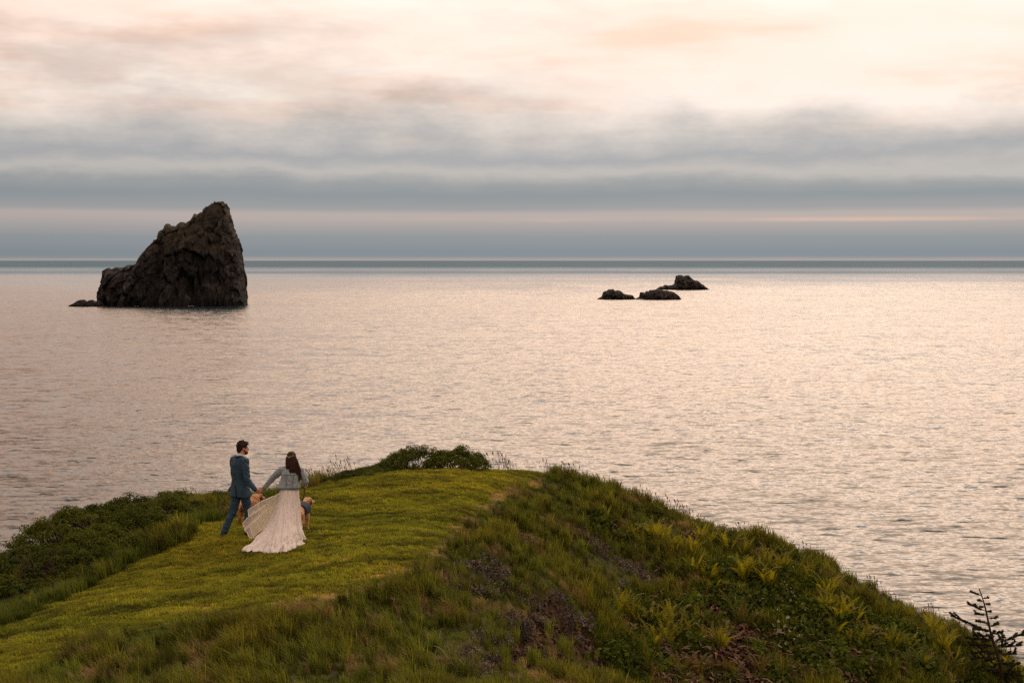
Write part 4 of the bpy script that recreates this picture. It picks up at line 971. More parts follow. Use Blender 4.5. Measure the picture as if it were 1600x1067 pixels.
SHRUB_ROWS = [
    ('on the left skyline', [(-4.9,33.0,.62),(-5.8,32.7,.8),(-6.7,32.3,.9),(-7.6,31.7,.95),(-8.4,31.0,1.05),(-9.0,30.0,1.1),(-9.5,28.9,1.05),(-9.9,27.7,1.0),(-10.2,26.4,.95),(-10.4,25.1,.9)]),
    ('in the left middle row', [(-6.45,30.9,.75),(-7.2,30.3,1.05),(-7.8,29.4,1.2),(-8.25,28.3,1.3),(-8.6,27.1,1.3),(-8.95,25.9,1.25),(-9.3,24.6,1.2),(-9.6,23.3,1.1)]),
    ('in the left front row', [(-6.75,29.3,.85),(-7.0,28.3,1.0),(-7.3,27.2,1.1),(-7.6,26.2,1.05),(-8.0,25.1,1.05),(-8.45,24.0,1.0)]),
]
def clear_of_shrubs(x, y):
    k = np.ones(len(x), bool)
    for _, pts in SHRUB_ROWS:
        for (a, b, s) in pts: k &= np.hypot(x - a, (y - b)) > 0.52 * s
    return k
def build_grass():
    # --- mown lawn
    n = 150000
    x, y = cand(n, -10, 3, 16.3, 35.6); z = TERR(x, y)
    edge = 0.16 * fbm(x * 1.6, y * 1.6, 3.3, 3)
    k = inside(x + edge, y + edge * 0.7, LAWN) & seen(x, y, z)
    x, y, z = x[k], y[k], z[k]; n = len(x)
    f1 = fbm(x * 0.55, y * 1.1, 6.1, 4); f2 = fbm(x * 0.9 + y * 0.45, y * 3.2 - x * 0.5, 2.2, 5, 0.65); f3 = fbm(x * 0.25, y * 0.3, 9.0, 2)
    path = ground_poly([(850, 757), (806, 776), (742, 826), (700, 880), (610, 920), (520, 942)])          # worn strip along the right edge
    pd = np.full(n, 9.0)
    for (ax_, ay_), (bx_, by_) in zip(path[:-1], path[1:]):
        tt = np.clip(((x - ax_) * (bx_ - ax_) + (y - ay_) * (by_ - ay_)) / ((bx_ - ax_) ** 2 + (by_ - ay_) ** 2), 0, 1); pd = np.minimum(pd, np.hypot(x - ax_ - tt * (bx_ - ax_), y - ay_ - tt * (by_ - ay_)))
    hay = (f1 * 0.45 + f2 * 0.7 + rng.normal(0, 0.30, n) + 1.5 * np.exp(-(pd / 0.36) ** 2)) > 0.34
    f5 = fbm(x * 5.0, y * 6.5, 3.3, 2); hgt = np.clip(1.0 + 0.5 * f2 + 0.3 * f1 + 0.45 * f5, 0.3, 2.0)
    tone = np.clip(1.0 + 0.65 * f2 + 0.3 * f5 + 0.50 * f1 + 0.25 * f3 + rng.normal(0, 0.15, n), 0.35, 1.9)
    warm = np.clip(0.5 + 0.55 * f3 + 0.35 * f1, 0, 1)[:, None]
    tint = tone[:, None] * (np.array([0.92, 1.02, 0.9]) * (1 - warm) + np.array([1.12, 1.01, 0.78]) * warm)
    P = np.stack([x, y, z], 1); rt = rots(n, x, y)
    g = ~hay
    scatter('lawn_grass', P[g], rt[g], np.stack([np.ones(n), np.ones(n), hgt], 1)[g], tint[g],
            [blades('lawn_tuft', 14, 0.066, 0.05, 0.0095, 0.9, M_GRASS, seed=s) for s in range(4)], 'short mown yellow-green grass covering the top of the headland', 'grass')
    scatter('grass_clippings', P[hay], rt[hay] , np.full(hay.sum(), 1.0), tint[hay],
            [blades('clipping', 12, 0.095, 0.06, 0.0065, 1.2, M_HAY, wind=(0.25, 0), flat=0.75, seed=10 + s) for s in range(3)], 'straw-coloured grass clippings lying in streaks on the mown turf', 'grass')
    # --- rough grass of the slopes and of the foreground
    n = 110000
    x, y = cand(n, -13, 14, 15.0, 36.5); z = TERR(x, y)
    edge = 0.16 * fbm(x * 1.6, y * 1.6, 3.3, 3)
    k = ~inside(x + edge, y + edge * 0.7, LAWN) & seen(x, y, z) & ~(inside(x, y, SOIL) & (rng.random(n) < 0.93)) & (z > -6.5)
    heath = np.any([inside(x, y, q) for q in HEATH], 0); k &= ~(heath & (rng.random(n) < 0.5))
    brown = inside(x, y, BROWN); k &= ~(brown & (rng.random(n) < 0.6))
    k &= clear_of_shrubs(x, y)
    x, y, z = x[k], y[k], z[k]; n = len(x)
    f1 = fbm(x * 0.7, y * 0.7, 4.0, 3); f2 = fbm(x * 2.1, y * 2.1, 7.0, 3)
    rel = np.clip(0.8 + 0.55 * f1 + 0.4 * f2, 0.35, 1.8)
    fore = (y < 24) & (x < 1.2)
    tone = np.clip(0.95 + 0.5 * f2 + rng.normal(0, 0.28, n), 0.3, 2.2)
    warm = np.clip(0.45 + 0.7 * f1, 0, 1)[:, None]
    tint = tone[:, None] * (np.array([0.85, 1.05, 0.9]) * (1 - warm) + np.array([1.2, 1.03, 0.8]) * warm)
    dry = (fbm(x * 0.9 + 4, y * 0.9, 1.0, 3) + rng.normal(0, 0.22, n)) > np.where(fore, 0.22, 0.42)
    tall = (rng.random(n) < np.clip(0.16 + 0.30 * f1 + 0.10 * fore, 0.04, 0.6))
    P = np.stack([x, y, z], 1); rt = rots(n, x, y); rt[:, :2] *= 0.5
    short = ~dry & ~tall; t2 = ~dry & tall
    scatter('rough_grass', P[short], rt[short], rel[short], tint[short], [blades('rough_tuft', 15, 0.18, 0.07, 0.011, 0.75, M_WILD, seed=30 + s) for s in range(4)], 'rough uncut green grass matting the slopes below the mown turf', 'grass')
    scatter('tall_grass', P[t2], rt[t2], rel[t2], tint[t2], [blades('tall_tuft', 26, 0.38, 0.08, 0.013, 0.5, M_WILD, wind=(-0.28, 0.05), seed=40 + s) for s in range(4)], 'tall windblown green grass along the edges of the mown turf', 'grass')
    scatter('dry_grass', P[dry], rt[dry], rel[dry], tint[dry] * 0.9, [blades('dry_tuft', 16, 0.26, 0.08, 0.0065, 0.6, M_DRY, wind=(-0.35, 0.05), seed=50 + s) for s in range(4)], 'tan dry grass mixed through the rough slopes', 'grass')
    # --- dense skirt of grass in front of the shrubs on the left bank
    n = 9000
    x, y = cand(n, -12, -4.5, 19, 33); k = inside(x, y, SKIRT) & clear_of_shrubs(x, y); x, y = x[k], y[k]; z = TERR(x, y); n = len(x)
    f2 = fbm(x * 1.5, y * 1.5, 7.0, 3); tone = np.clip(0.85 + 0.4 * f2 + rng.normal(0, 0.12, n), 0.4, 1.6)
    scatter('bank_grass', np.stack([x, y, z], 1), rots(n, x, y) * [0.5, 0.5, 1], np.clip(0.9 + 0.5 * f2, 0.5, 1.6), tone[:, None] * np.array([0.85, 1.05, 0.9]),
            [blades('bank_tuft', 24, 0.30, 0.10, 0.010, 0.55, M_WILD, wind=(-0.2, 0), seed=60 + s) for s in range(3)], 'dark green long grass at the foot of the shrubs on the left bank', 'grass')
    # --- seed-head stems along the skyline
    def stems(name, n_, h, seed):
        g = np.random.default_rng(seed); V, F = [], []
        for i in range(n_):
            bx, by = g.normal(0, 0.10, 2); hh = h * g.uniform(0.5, 1.1); dx, dy = g.normal(-0.12, 0.16), g.normal(0, 0.12)
            tube(V, F, [(bx, by, 0), (bx + dx * hh * 0.5, by + dy * hh * .5, hh * 0.55), (bx + dx * hh * 1.2, by + dy * hh, hh)], [0.0035, 0.003, 0.0025], 3)
            top = Vector((bx + dx * hh * 1.2, by + dy * hh, hh))
            tube(V, F, [top, top + Vector((dx * .05, dy * .05, 0.035)), top + Vector((dx * .1, dy * .1, 0.075))], [0.003, 0.011, 0.002], 4)
        me = bpy.data.meshes.new(name); me.from_pydata(V, [], F); me.update(); me.materials.append(M_DRY); return me
    us = np.concatenate([rng.uniform(484, 560, 12), rng.uniform(770, 900, 12), rng.uniform(880, 1600, 60), rng.uniform(60, 330, 14)])
    pts = []
    for u in us:
        ys = np.linspace(27, 36.5, 200); X = (u - CX) / FPX * ys; T = TERR(X, ys); sl = (T - CAM_Z) / ys
        j = int(np.argmax(sl)); j = max(0, j - int(abs(rng.normal(0, 6)))); pts.append((X[j], ys[j], T[j] - 0.01))
    n = len(pts)
    scatter('seed_stems', pts, np.c_[np.zeros((n, 2)), rng.uniform(-1, 1, n)], rng.uniform(0.6, 1.25, n), np.clip(rng.normal(0.8, 0.15, (n, 1)), .4, 1.2) * np.array([1.0, 0.95, 0.9]),
            [stems('stem_kind', 7, 0.36, 70 + s) for s in range(4)], 'thin dry seed-head stems standing along the edge of the headland', 'grass')
build_grass()

# ---- low ground cover on the bank
M_HEATH = leaf_mat('grey purple ground cover', (0.043, 0.040, 0.031), (0.135, 0.120, 0.105), 0.15, tint=True, rough=0.7)
M_HERB = leaf_mat('broad herb leaves', (0.028, 0.048, 0.008), (0.090, 0.120, 0.019), 0.35, tint=True, rough=0.8, spec=0.06)
M_DEAD = leaf_mat('dead bracken', (0.055, 0.030, 0.020), (0.145, 0.085, 0.052), 0.15, tint=True, rough=0.85)
def build_cover():
    def mound(name, n, r, h, size, mat, seed, aspect=0.6):
        g = np.random.default_rng(seed); a = g.uniform(0, 2 * math.pi, n); rr = r * np.sqrt(g.uniform(0, 1, n)); hz = h * np.sqrt(np.maximum(0, 1 - (rr / r) ** 2)) * g.uniform(0.35, 1.05, n)
        P = np.stack([rr * np.cos(a), rr * np.sin(a), hz], 1); N = np.stack([np.cos(a) * rr / r, np.sin(a) * rr / r, 0.5 + 0 * a], 1) + g.normal(0, 0.55, (n, 3))
        return leaves_mesh(name, P, N, size, mat, aspect, seed)
    xs, ys = [], []
    for q in HEATH:
        px = [c[0] for c in q]; py = [c[1] for c in q]; area = (max(px) - min(px)) * (max(py) - min(py))
        n = int(area * 42); x, y = cand(n, min(px), max(px), min(py), max(py)); k = inside(x, y, q) & (fbm(x * 1.4, y * 1.4, 5.5, 2) > -0.15); xs.append(x[k]); ys.append(y[k])
    x, y = np.concatenate(xs), np.concatenate(ys); z = TERR(x, y); n = len(x)
    f = fbm(x * 1.8, y * 1.8, 3, 2); tone = np.clip(0.9 + 0.5 * f + rng.normal(0, .15, n), 0.4, 1.7)[:, None]; pk = rng.random((n, 1))
    scatter('ground_cover', np.stack([x, y, z - 0.01], 1), rots(n, x, y), rng.uniform(0.7, 1.5, n), tone * (pk * np.array([1.05, 0.92, 1.0]) + (1 - pk) * np.array([1.0, 1.02, 0.85])),
            [mound('cover_clump', 110, 0.12, 0.11, 0.032, M_HEATH, 80 + s, 0.8) for s in range(4)], 'grey-purple small-leaved ground cover matting the steep bank', 'ground cover')
    xs, ys = [], []
    for q, dens in [(q, 16) for q in LUSH] + [(FERNY, 5)]:
        px = [c[0] for c in q]; py = [c[1] for c in q]; n = int((max(px) - min(px)) * (max(py) - min(py)) * dens); x, y = cand(n, min(px), max(px), min(py), max(py)); k = inside(x, y, q); xs.append(x[k]); ys.append(y[k])
    x, y = np.concatenate(xs), np.concatenate(ys); z = TERR(x, y); n = len(x)
    scatter('leafy_undergrowth', np.stack([x, y, z], 1), rots(n, x, y), rng.uniform(0.7, 1.6, n), np.clip(rng.normal(1, .2, (n, 1)), .5, 1.6) * np.array([1, 1, 1]),
            [mound('herb_clump', 70, 0.20, 0.24, 0.075, M_HERB, 90 + s, 0.75) for s in range(4)], 'dark green leafy undergrowth between the ferns on the right slope', 'undergrowth')
    # dead brown bracken
    def dead(name, seed):
        g = np.random.default_rng(seed); V, F = [], []
        for i in range(14):
            a = g.uniform(0, 2 * math.pi); L = g.uniform(0.2, 0.42); c = g.uniform(0.5, 1.4)
            pts = []; p = Vector((g.normal(0, .06), g.normal(0, .06), 0.0)); el = g.uniform(0.3, 1.3)
            for s in range(5):
                pts.append(p.copy()); p = p + Vector((math.cos(a) * math.cos(el), math.sin(a) * math.cos(el), math.sin(el))) * L / 4; el -= c * 0.6
            for s in range(4):
                q = (pts[s + 1] - pts[s]).normalized(); w = q.cross(Vector((0, 0, 1))); w = (w.normalized() if w.length > .01 else Vector((1, 0, 0))) * 0.035 * (1 - s / 5); w.z += g.normal(0, .012)
                kx = len(V); V += [tuple(pts[s] - w), tuple(pts[s] + w), tuple(pts[s + 1] + w * .8), tuple(pts[s + 1] - w * .8)]; F.append((kx, kx + 1, kx + 2, kx + 3))
        me = bpy.data.meshes.new(name); me.from_pydata(V, [], F); me.update(); me.materials.append(M_DEAD); return me
    px = [c[0] for c in BROWN]; py = [c[1] for c in BROWN]; n = int((max(px) - min(px)) * (max(py) - min(py)) * 26)
    x, y = cand(n, min(px), max(px), min(py), max(py)); k = inside(x, y, BROWN); x, y = x[k], y[k]
    x2, y2 = cand(500, 2, 11, 26, 34); k = inside(x2, y2, FERNY); x = np.r_[x, x2[k]]; y = np.r_[y, y2[k]]; n = len(x); z = TERR(x, y)
    scatter('dead_bracken', np.stack([x, y, z], 1), np.c_[np.zeros((n, 2)), rng.uniform(-3, 3, n)], rng.uniform(0.6, 1.3, n), np.clip(rng.normal(1, .25, (n, 1)), .4, 1.8) * np.array([1, 1, 1]),
            [dead('bracken_kind', 100 + s) for s in range(5)], 'brown curled dead bracken littering the lower right slope', 'bracken')
    # crumbled soil clods and small stones on the bare bank
    mC = leaf_mat('soil clods', (0.035, 0.022, 0.014), (0.11, 0.072, 0.045), 0.0, tint=True, rough=0.95)
    def clod(seed):
        g = np.random.default_rng(seed); bm = bmesh.new(); bmesh.ops.create_icosphere(bm, subdivisions=1, radius=0.035)
        for v in bm.verts: v.co *= g.uniform(0.6, 1.3); v.co.z *= 0.7
        me = bpy.data.meshes.new('clod'); bm.to_mesh(me); bm.free(); me.materials.append(mC); return me
    px = [c[0] for c in SOIL]; py = [c[1] for c in SOIL]; x, y = cand(2600, min(px) - .1, max(px) + .1, min(py) - .1, max(py) + .1); k = inside(x, y, SOIL); x, y = x[k], y[k]; n = len(x)
    scatter('soil_clods', np.stack([x, y, TERR(x, y) - 0.06 - 0.08 * rng.random(n)], 1), rng.uniform(-3, 3, (n, 3)), rng.uniform(0.3, 1.5, n), np.clip(rng.normal(1, .3, (n, 1)), .4, 2) * np.ones(3), [clod(400 + i) for i in range(4)], 'crumbling brown soil clods on the bare earth bank', 'soil')
build_cover()

# ---- ferns
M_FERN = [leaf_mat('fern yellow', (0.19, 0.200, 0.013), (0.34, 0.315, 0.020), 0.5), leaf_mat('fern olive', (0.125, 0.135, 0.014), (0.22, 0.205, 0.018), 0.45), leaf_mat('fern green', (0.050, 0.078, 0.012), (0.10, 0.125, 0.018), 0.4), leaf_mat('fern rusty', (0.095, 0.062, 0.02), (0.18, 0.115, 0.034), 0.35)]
def frond_mesh(name, L, curl, mat, seed):
    g = np.random.default_rng(seed); V, F = [], []
    n = 15; el = math.pi / 2 - 0.15; p = np.array([0.0, 0.0, 0.0]); pts = [p]; 
    for i in range(n):
        p = p + np.array([math.cos(el), 0, math.sin(el)]) * L / n; el -= curl / n * (0.25 + 2.2 * (i / n) ** 2); pts.append(p)
    for i in range(0, n, 3):            # stalk, a thin strip
        a, b = pts[i], pts[min(i + 3, n)]; k = len(V); w = np.array([0, 0.005, 0]); V += [a - w, a + w, b + w, b - w]; F.append((k, k + 1, k + 2, k + 3))
    for i in range(1, n + 1):           # leaflets, one pair a step
        t = i / n; ln = 0.058 * L / 0.7 * (math.sin(math.pi * min(1, 0.15 + 0.85 * t)) ** 0.6 + 0.12) * g.uniform(0.9, 1.1); d = pts[i] - pts[i - 1]; d = d / np.linalg.norm(d)
        for s in (-1, 1):
            c = pts[i] ; k = len(V); tip = c + np.array([0, s * ln, 0]) + d * ln * 0.35 + np.array([0.0, 0, -0.12 * ln])
            V += [c - d * 0.017, tip, c + d * 0.017]; F.append((k, k + 1, k + 2))
    me = bpy.data.meshes.new(name); me.from_pydata([tuple(v) for v in V], [], F); me.update(); me.materials.append(mat); return me
FRONDS = [[frond_mesh('frond', 0.62 + 0.1 * j, 0.5 + 0.55 * j, M_FERN[c], 200 + 10 * c + j) for j in range(3)] for c in range(4)]
ORD = ['first', 'second', 'third', 'fourth', 'fifth', 'sixth', 'seventh', 'eighth', 'ninth', 'tenth', 'eleventh', 'twelfth', 'thirteenth', 'fourteenth', 'fifteenth', 'sixteenth', 'seventeenth', 'eighteenth', 'nineteenth', 'twentieth']
fern_clusters = [
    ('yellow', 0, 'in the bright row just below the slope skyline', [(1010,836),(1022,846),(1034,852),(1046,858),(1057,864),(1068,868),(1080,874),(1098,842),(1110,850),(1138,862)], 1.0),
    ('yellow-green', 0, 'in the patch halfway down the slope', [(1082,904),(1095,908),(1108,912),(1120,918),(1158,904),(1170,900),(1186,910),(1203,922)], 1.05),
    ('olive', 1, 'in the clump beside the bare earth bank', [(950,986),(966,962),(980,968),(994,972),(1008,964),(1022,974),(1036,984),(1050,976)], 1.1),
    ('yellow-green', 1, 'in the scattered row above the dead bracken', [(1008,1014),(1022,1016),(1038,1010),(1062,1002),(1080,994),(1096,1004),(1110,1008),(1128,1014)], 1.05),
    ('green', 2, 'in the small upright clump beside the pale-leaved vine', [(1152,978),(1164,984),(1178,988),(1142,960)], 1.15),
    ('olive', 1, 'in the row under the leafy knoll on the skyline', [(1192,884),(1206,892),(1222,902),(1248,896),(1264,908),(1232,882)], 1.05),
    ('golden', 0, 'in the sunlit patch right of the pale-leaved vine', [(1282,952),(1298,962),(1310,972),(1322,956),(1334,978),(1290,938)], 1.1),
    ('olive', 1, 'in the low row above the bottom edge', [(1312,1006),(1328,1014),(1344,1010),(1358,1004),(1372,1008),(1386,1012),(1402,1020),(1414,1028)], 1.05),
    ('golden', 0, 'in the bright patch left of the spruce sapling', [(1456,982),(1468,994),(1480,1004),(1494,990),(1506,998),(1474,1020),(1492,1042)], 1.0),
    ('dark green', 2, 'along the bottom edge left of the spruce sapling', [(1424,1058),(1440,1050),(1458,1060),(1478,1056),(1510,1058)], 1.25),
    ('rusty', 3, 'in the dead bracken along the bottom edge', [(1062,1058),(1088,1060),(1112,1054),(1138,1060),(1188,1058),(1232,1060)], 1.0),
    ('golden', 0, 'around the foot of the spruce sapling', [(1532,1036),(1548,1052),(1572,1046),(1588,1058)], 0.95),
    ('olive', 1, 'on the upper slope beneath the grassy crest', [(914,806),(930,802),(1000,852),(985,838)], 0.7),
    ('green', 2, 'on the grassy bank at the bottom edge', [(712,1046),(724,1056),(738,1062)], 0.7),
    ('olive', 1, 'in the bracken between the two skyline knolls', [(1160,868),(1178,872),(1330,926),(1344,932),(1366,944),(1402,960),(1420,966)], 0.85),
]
FERN_AT = []
def build_ferns():
    for look, ci, where, pts, sc in fern_clusters:
        pts = pts + [(p[0] + random.uniform(-9, 9), min(1062, p[1] + random.uniform(-7, 8))) for p in pts if random.random() < 0.75]
        H = hit([p[0] for p in pts], [p[1] for p in pts])
        order = sorted(range(len(pts)), key=lambda i: pts[i][0])
        for rank, i in enumerate(order):
            h = H[i]
            if np.isnan(h[0]): continue
            FERN_AT.append(h)
            root = thing('fern', f'{ORD[rank]} {look} fern from the left {where}', 'fern', tuple(h), random.uniform(0, 6.28), 'ferns on the right slope')
            nf = random.randint(9, 17); s0 = sc * random.uniform(0.45, 0.82)
            for j in range(nf):
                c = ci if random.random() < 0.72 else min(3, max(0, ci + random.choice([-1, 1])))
                o = obj('frond', FRONDS[c][random.choice([0, 0, 1, 1, 2])], None, root)
                a = 2 * math.pi * j / nf + random.uniform(-0.3, 0.3)
                o.location = (0.03 * math.cos(a), 0.03 * math.sin(a), -0.02)
                o.rotation_euler = Euler((random.uniform(-0.25, 0.25), random.uniform(-0.12, 0.38), a), 'XYZ')
                o.scale = (s0 * random.uniform(0.75, 1.15),) * 3
build_ferns()

# ---- shrubs
M_SHRUB = leaf_mat('shrub leaves', (0.020, 0.034, 0.006), (0.080, 0.102, 0.015), 0.32, rough=0.8, spec=0.06)
M_SHRUB2 = leaf_mat('shrub leaves light', (0.034, 0.054, 0.009), (0.115, 0.138, 0.020), 0.32, rough=0.8, spec=0.06)
M_TWIG = simple_mat('grey twigs', (0.075, 0.055, 0.048), (0.16, 0.125, 0.11), 30, 0.9, 0.1, 0.4, 0.003)
def shrub_meshes(seed, rx, ry, h, nclump=90, nleaf=52, leaf=0.050, mat=None, hollow=0.0, tilt=0.0):
    """Wind-pruned dome: leaf clumps on forked stems."""
    g = np.random.default_rng(seed)
    C = []
    while len(C) < nclump:
        a = g.uniform(0, 2 * math.pi); r = math.sqrt(g.uniform(0, 1)); x, y = r * math.cos(a), r * math.sin(a)
        bumpy = 1 + 0.28 * float(fbm(np.array(x * 2.1 + seed), np.array(y * 2.1), 1.0, 2))
        top = math.sqrt(max(0, 1 - 0.92 * r * r)) * bumpy * (1 + tilt * x)
        f = 1 - abs(g.normal(0, 0.22))
        zz = top * max(f, 0.12)
        if zz < hollow * top: continue
        C.append((x * rx, y * ry, zz * h))
    C = np.array(C)
    P, N = [], []
    for c in C:
        s = np.array([0.115, 0.115, 0.06]) * g.uniform(0.7, 1.3)
        q = g.normal(0, 1, (nleaf, 3)); q /= np.linalg.norm(q, axis=1)[:, None]; q *= g.uniform(0.55, 1.0, (nleaf, 1))
        P.append(c + q * s); nn = q + np.array([0, 0, 0.7]) + np.array([c[0] / rx, c[1] / ry, 0]) * 0.4 + g.normal(0, 0.3, q.shape); N.append(nn)
    P = np.concatenate(P); N = np.concatenate(N); P[:, 2] = np.maximum(P[:, 2], 0.01)
    crown = leaves_mesh('crown', P, N, leaf, mat, 0.6, seed, 0.1)
    V, F = [], []
    for c in C[::3]:
        b = Vector((c[0] * 0.15 + g.normal(0, .04), c[1] * 0.15 + g.normal(0, .04), -0.05)); e = Vector(c); m = b.lerp(e, 0.5) + Vector((g.normal(0, .06), g.normal(0, .06), -0.04))
        tube(V, F, [b, m, e], [0.016, 0.010, 0.004], 4)
    stems = bpy.data.meshes.new('stems'); stems.from_pydata(V, [], F); stems.update(); stems.materials.append(M_TWIG)
    return crown, stems
def twig_mesh(seed, rx, ry, h, n=70):
    g = np.random.default_rng(seed); V, F = [], []
    for i in range(n):
        a = g.uniform(0, 2 * math.pi); r = math.sqrt(g.uniform(0, 1)); x, y = r * math.cos(a) * rx, r * math.sin(a) * ry; z = h * math.sqrt(max(0.05, 1 - r * r)) * g.uniform(0.85, 1.12)
        b = Vector((x * 0.3, y * 0.3, 0)); e = Vector((x, y, z)); m = b.lerp(e, 0.6) + Vector((g.normal(0, .05), g.normal(0, .05), 0.02))
        tube(V, F, [b, m, e], [0.008, 0.005, 0.002], 3)
        for j in range(2):
            e2 = m + Vector((g.normal(0, .12), g.normal(0, .12), abs(g.normal(0, .10)))); tube(V, F, [m, e2], [0.004, 0.0015], 3)
    me = bpy.data.meshes.new('twigs'); me.from_pydata(V, [], F); me.update(); me.materials.append(M_TWIG); return me
SHRUBS = [shrub_meshes(300 + i, 0.75, 0.66, 0.50, 130, 80, 0.040, [M_SHRUB, M_SHRUB2, M_SHRUB][i % 3]) for i in range(5)]
TWIGS = [twig_mesh(320 + i, 0.62, 0.5, 0.46) for i in range(2)]
def put_shrub(x, y, s, label, group, var, rz, sz=1.0, twigs=None, dz=-0.03, z=None):
    root = thing('shrub', label, 'shrub', (x, y, float(TERR(x, y)) + dz if z is None else z), rz, group)
    c, st = SHRUBS[var]
    a = obj('crown', c, None, root); b = obj('stems', st, None, root)
    for o in (a, b): o.scale = (s, s, s * sz)
    if twigs is not None:
        t = obj('bare_twigs', TWIGS[twigs], None, root); t.scale = (s * 1.05, s * 1.05, s * sz * 1.12); t.location = (random.uniform(-.3, .3) * s, random.uniform(-.3, .1) * s, 0)
    return root
def build_shrubs():
    # back row along the crest of the left bank, then the rows in front of it; each counted from the couple outwards
    rows = SHRUB_ROWS
    i = 0
    for where, pts in rows:
        for r, (x, y, s) in enumerate(pts):
            if 'skyline' in where:      # tall enough to make the bank's crest
                top = np.interp(CX + FPX * x / y, [0, 60, 100, 150, 200, 300, 350, 400, 470], [872, 852, 836, 806, 784, 776, 774, 786, 790]); zt_ = CAM_Z + ray(0, top)[1] * y
                s = float(np.clip((zt_ - TERR(x, y)) / 0.56, 0.42, 1.6))
            tw = (i % 2) if i in (3, 5, 6, 12, 14, 19, 22) else None
            look = 'twiggy' if tw is not None else ('pale green' if (i % 5) % 3 == 1 else 'dark green')
            put_shrub(x, y, s, f'{ORD[r]} shrub from the man, low and {look}, {where}', 'shrubs on the left bank', i % 5, random.uniform(-0.6, 0.6), random.uniform(0.8, 1.1), tw)
            i += 1
    # low brush along the crest left of the big shrubs
    for r, (u, d, s) in enumerate([(602, 33.7, .85), (575, 33.3, .75), (548, 33.0, .62), (520, 32.7, .46)]):
        x = (u - CX) / FPX * d
        put_shrub(x, d, s, f'{ORD[r]} low green bush left of the two rounded crest shrubs', 'low bushes on the crest', r % 5, r * 1.3, 0.62)
    # two rounded shrubs on the crest
    d = 34.0
    crown, stems = shrub_meshes(341, 0.84, 0.45, 0.58, 130, 64, 0.042, M_SHRUB2, hollow=0.30, tilt=0.30)
    x = (640 - CX) / FPX * d; root = thing('shrub', 'windswept crest shrub with open leaning stems showing sea beneath its crown', 'shrub', (x, d, float(TERR(x, d)) - 0.02), 0, 'rounded shrubs on the crest')
    obj('crown', crown, None, root); obj('stems', stems, None, root); t = obj('bare_twigs', TWIGS[0], None, root); t.scale = (0.9, 0.8, 0.75); t.location = (-0.35, 0, 0)
    crown, stems = shrub_meshes(342, 0.80, 0.5, 0.53, 170, 72, 0.042, M_SHRUB2, hollow=0.0, tilt=0.0)
    x = (712 - CX) / FPX * d; root = thing('shrub', 'dense rounded green crest shrub with a twiggy hollow at its foot', 'shrub', (x, d - 0.1, float(TERR(x, d)) - 0.02), 0, 'rounded shrubs on the crest')
    obj('crown', crown, None, root); obj('stems', stems, None, root); t = obj('bare_twigs', TWIGS[1], None, root); t.scale = (0.6, 0.5, 0.6); t.location = (0.25, -0.35, 0)
    # leafy knolls breaking the skyline of the right slope
    for lab, pts in [('small dark leafy bush at the crest where the slope begins', [(884, 34.4, .36)]), ('low leafy bush on the skyline above the first fern row', [(1022, 34.0, .40)]),
                     ('broad leafy bush on the skyline knoll of the right slope', [(1206, 33.9, .55)]), ('small leafy bush on the skyline right of the knoll bush', [(1250, 33.7, .36)]),
                     ('leafy bush at the right edge beyond the spruce sapling', [(1590, 33.0, .6)]), ('tiny leafy bush on the skyline between crest and fern row', [(960, 34.2, .22)])]:
        for u, dd, s in pts:
            xx = (u - CX) / FPX * dd; put_shrub(xx, dd, s, lab, 'bushes on the right skyline', int(u) % 5, u, 0.8)
    for lab, u, v, s in [('low bramble bush below the pale-leaved vine at the bottom edge', 1262, 1050, .55), ('dark bramble bush right of the pale-leaved vine', 1290, 1010, .55), ('dark bramble bush under the golden fern patch', 1350, 1048, .6),
                         ('rounded leafy bush beside the bare earth at the bottom edge', 980, 1040, .5), ('dark bush in the grass where the bank meets the mown turf', 765, 812, .3), ('leafy bush left of the spruce sapling among bracken', 1412, 1000, .5), ('leafy bush between the fern patches halfway down the slope', 1130, 945, .45),
                         ('dark low bush on the bank above the purple ground cover', 800, 850, .34)]:
        h = hit(u, v)[0]; put_shrub(h[0], h[1], s, lab, 'bushes on the right slope', int(u) % 5, u, 0.9)
build_shrubs()

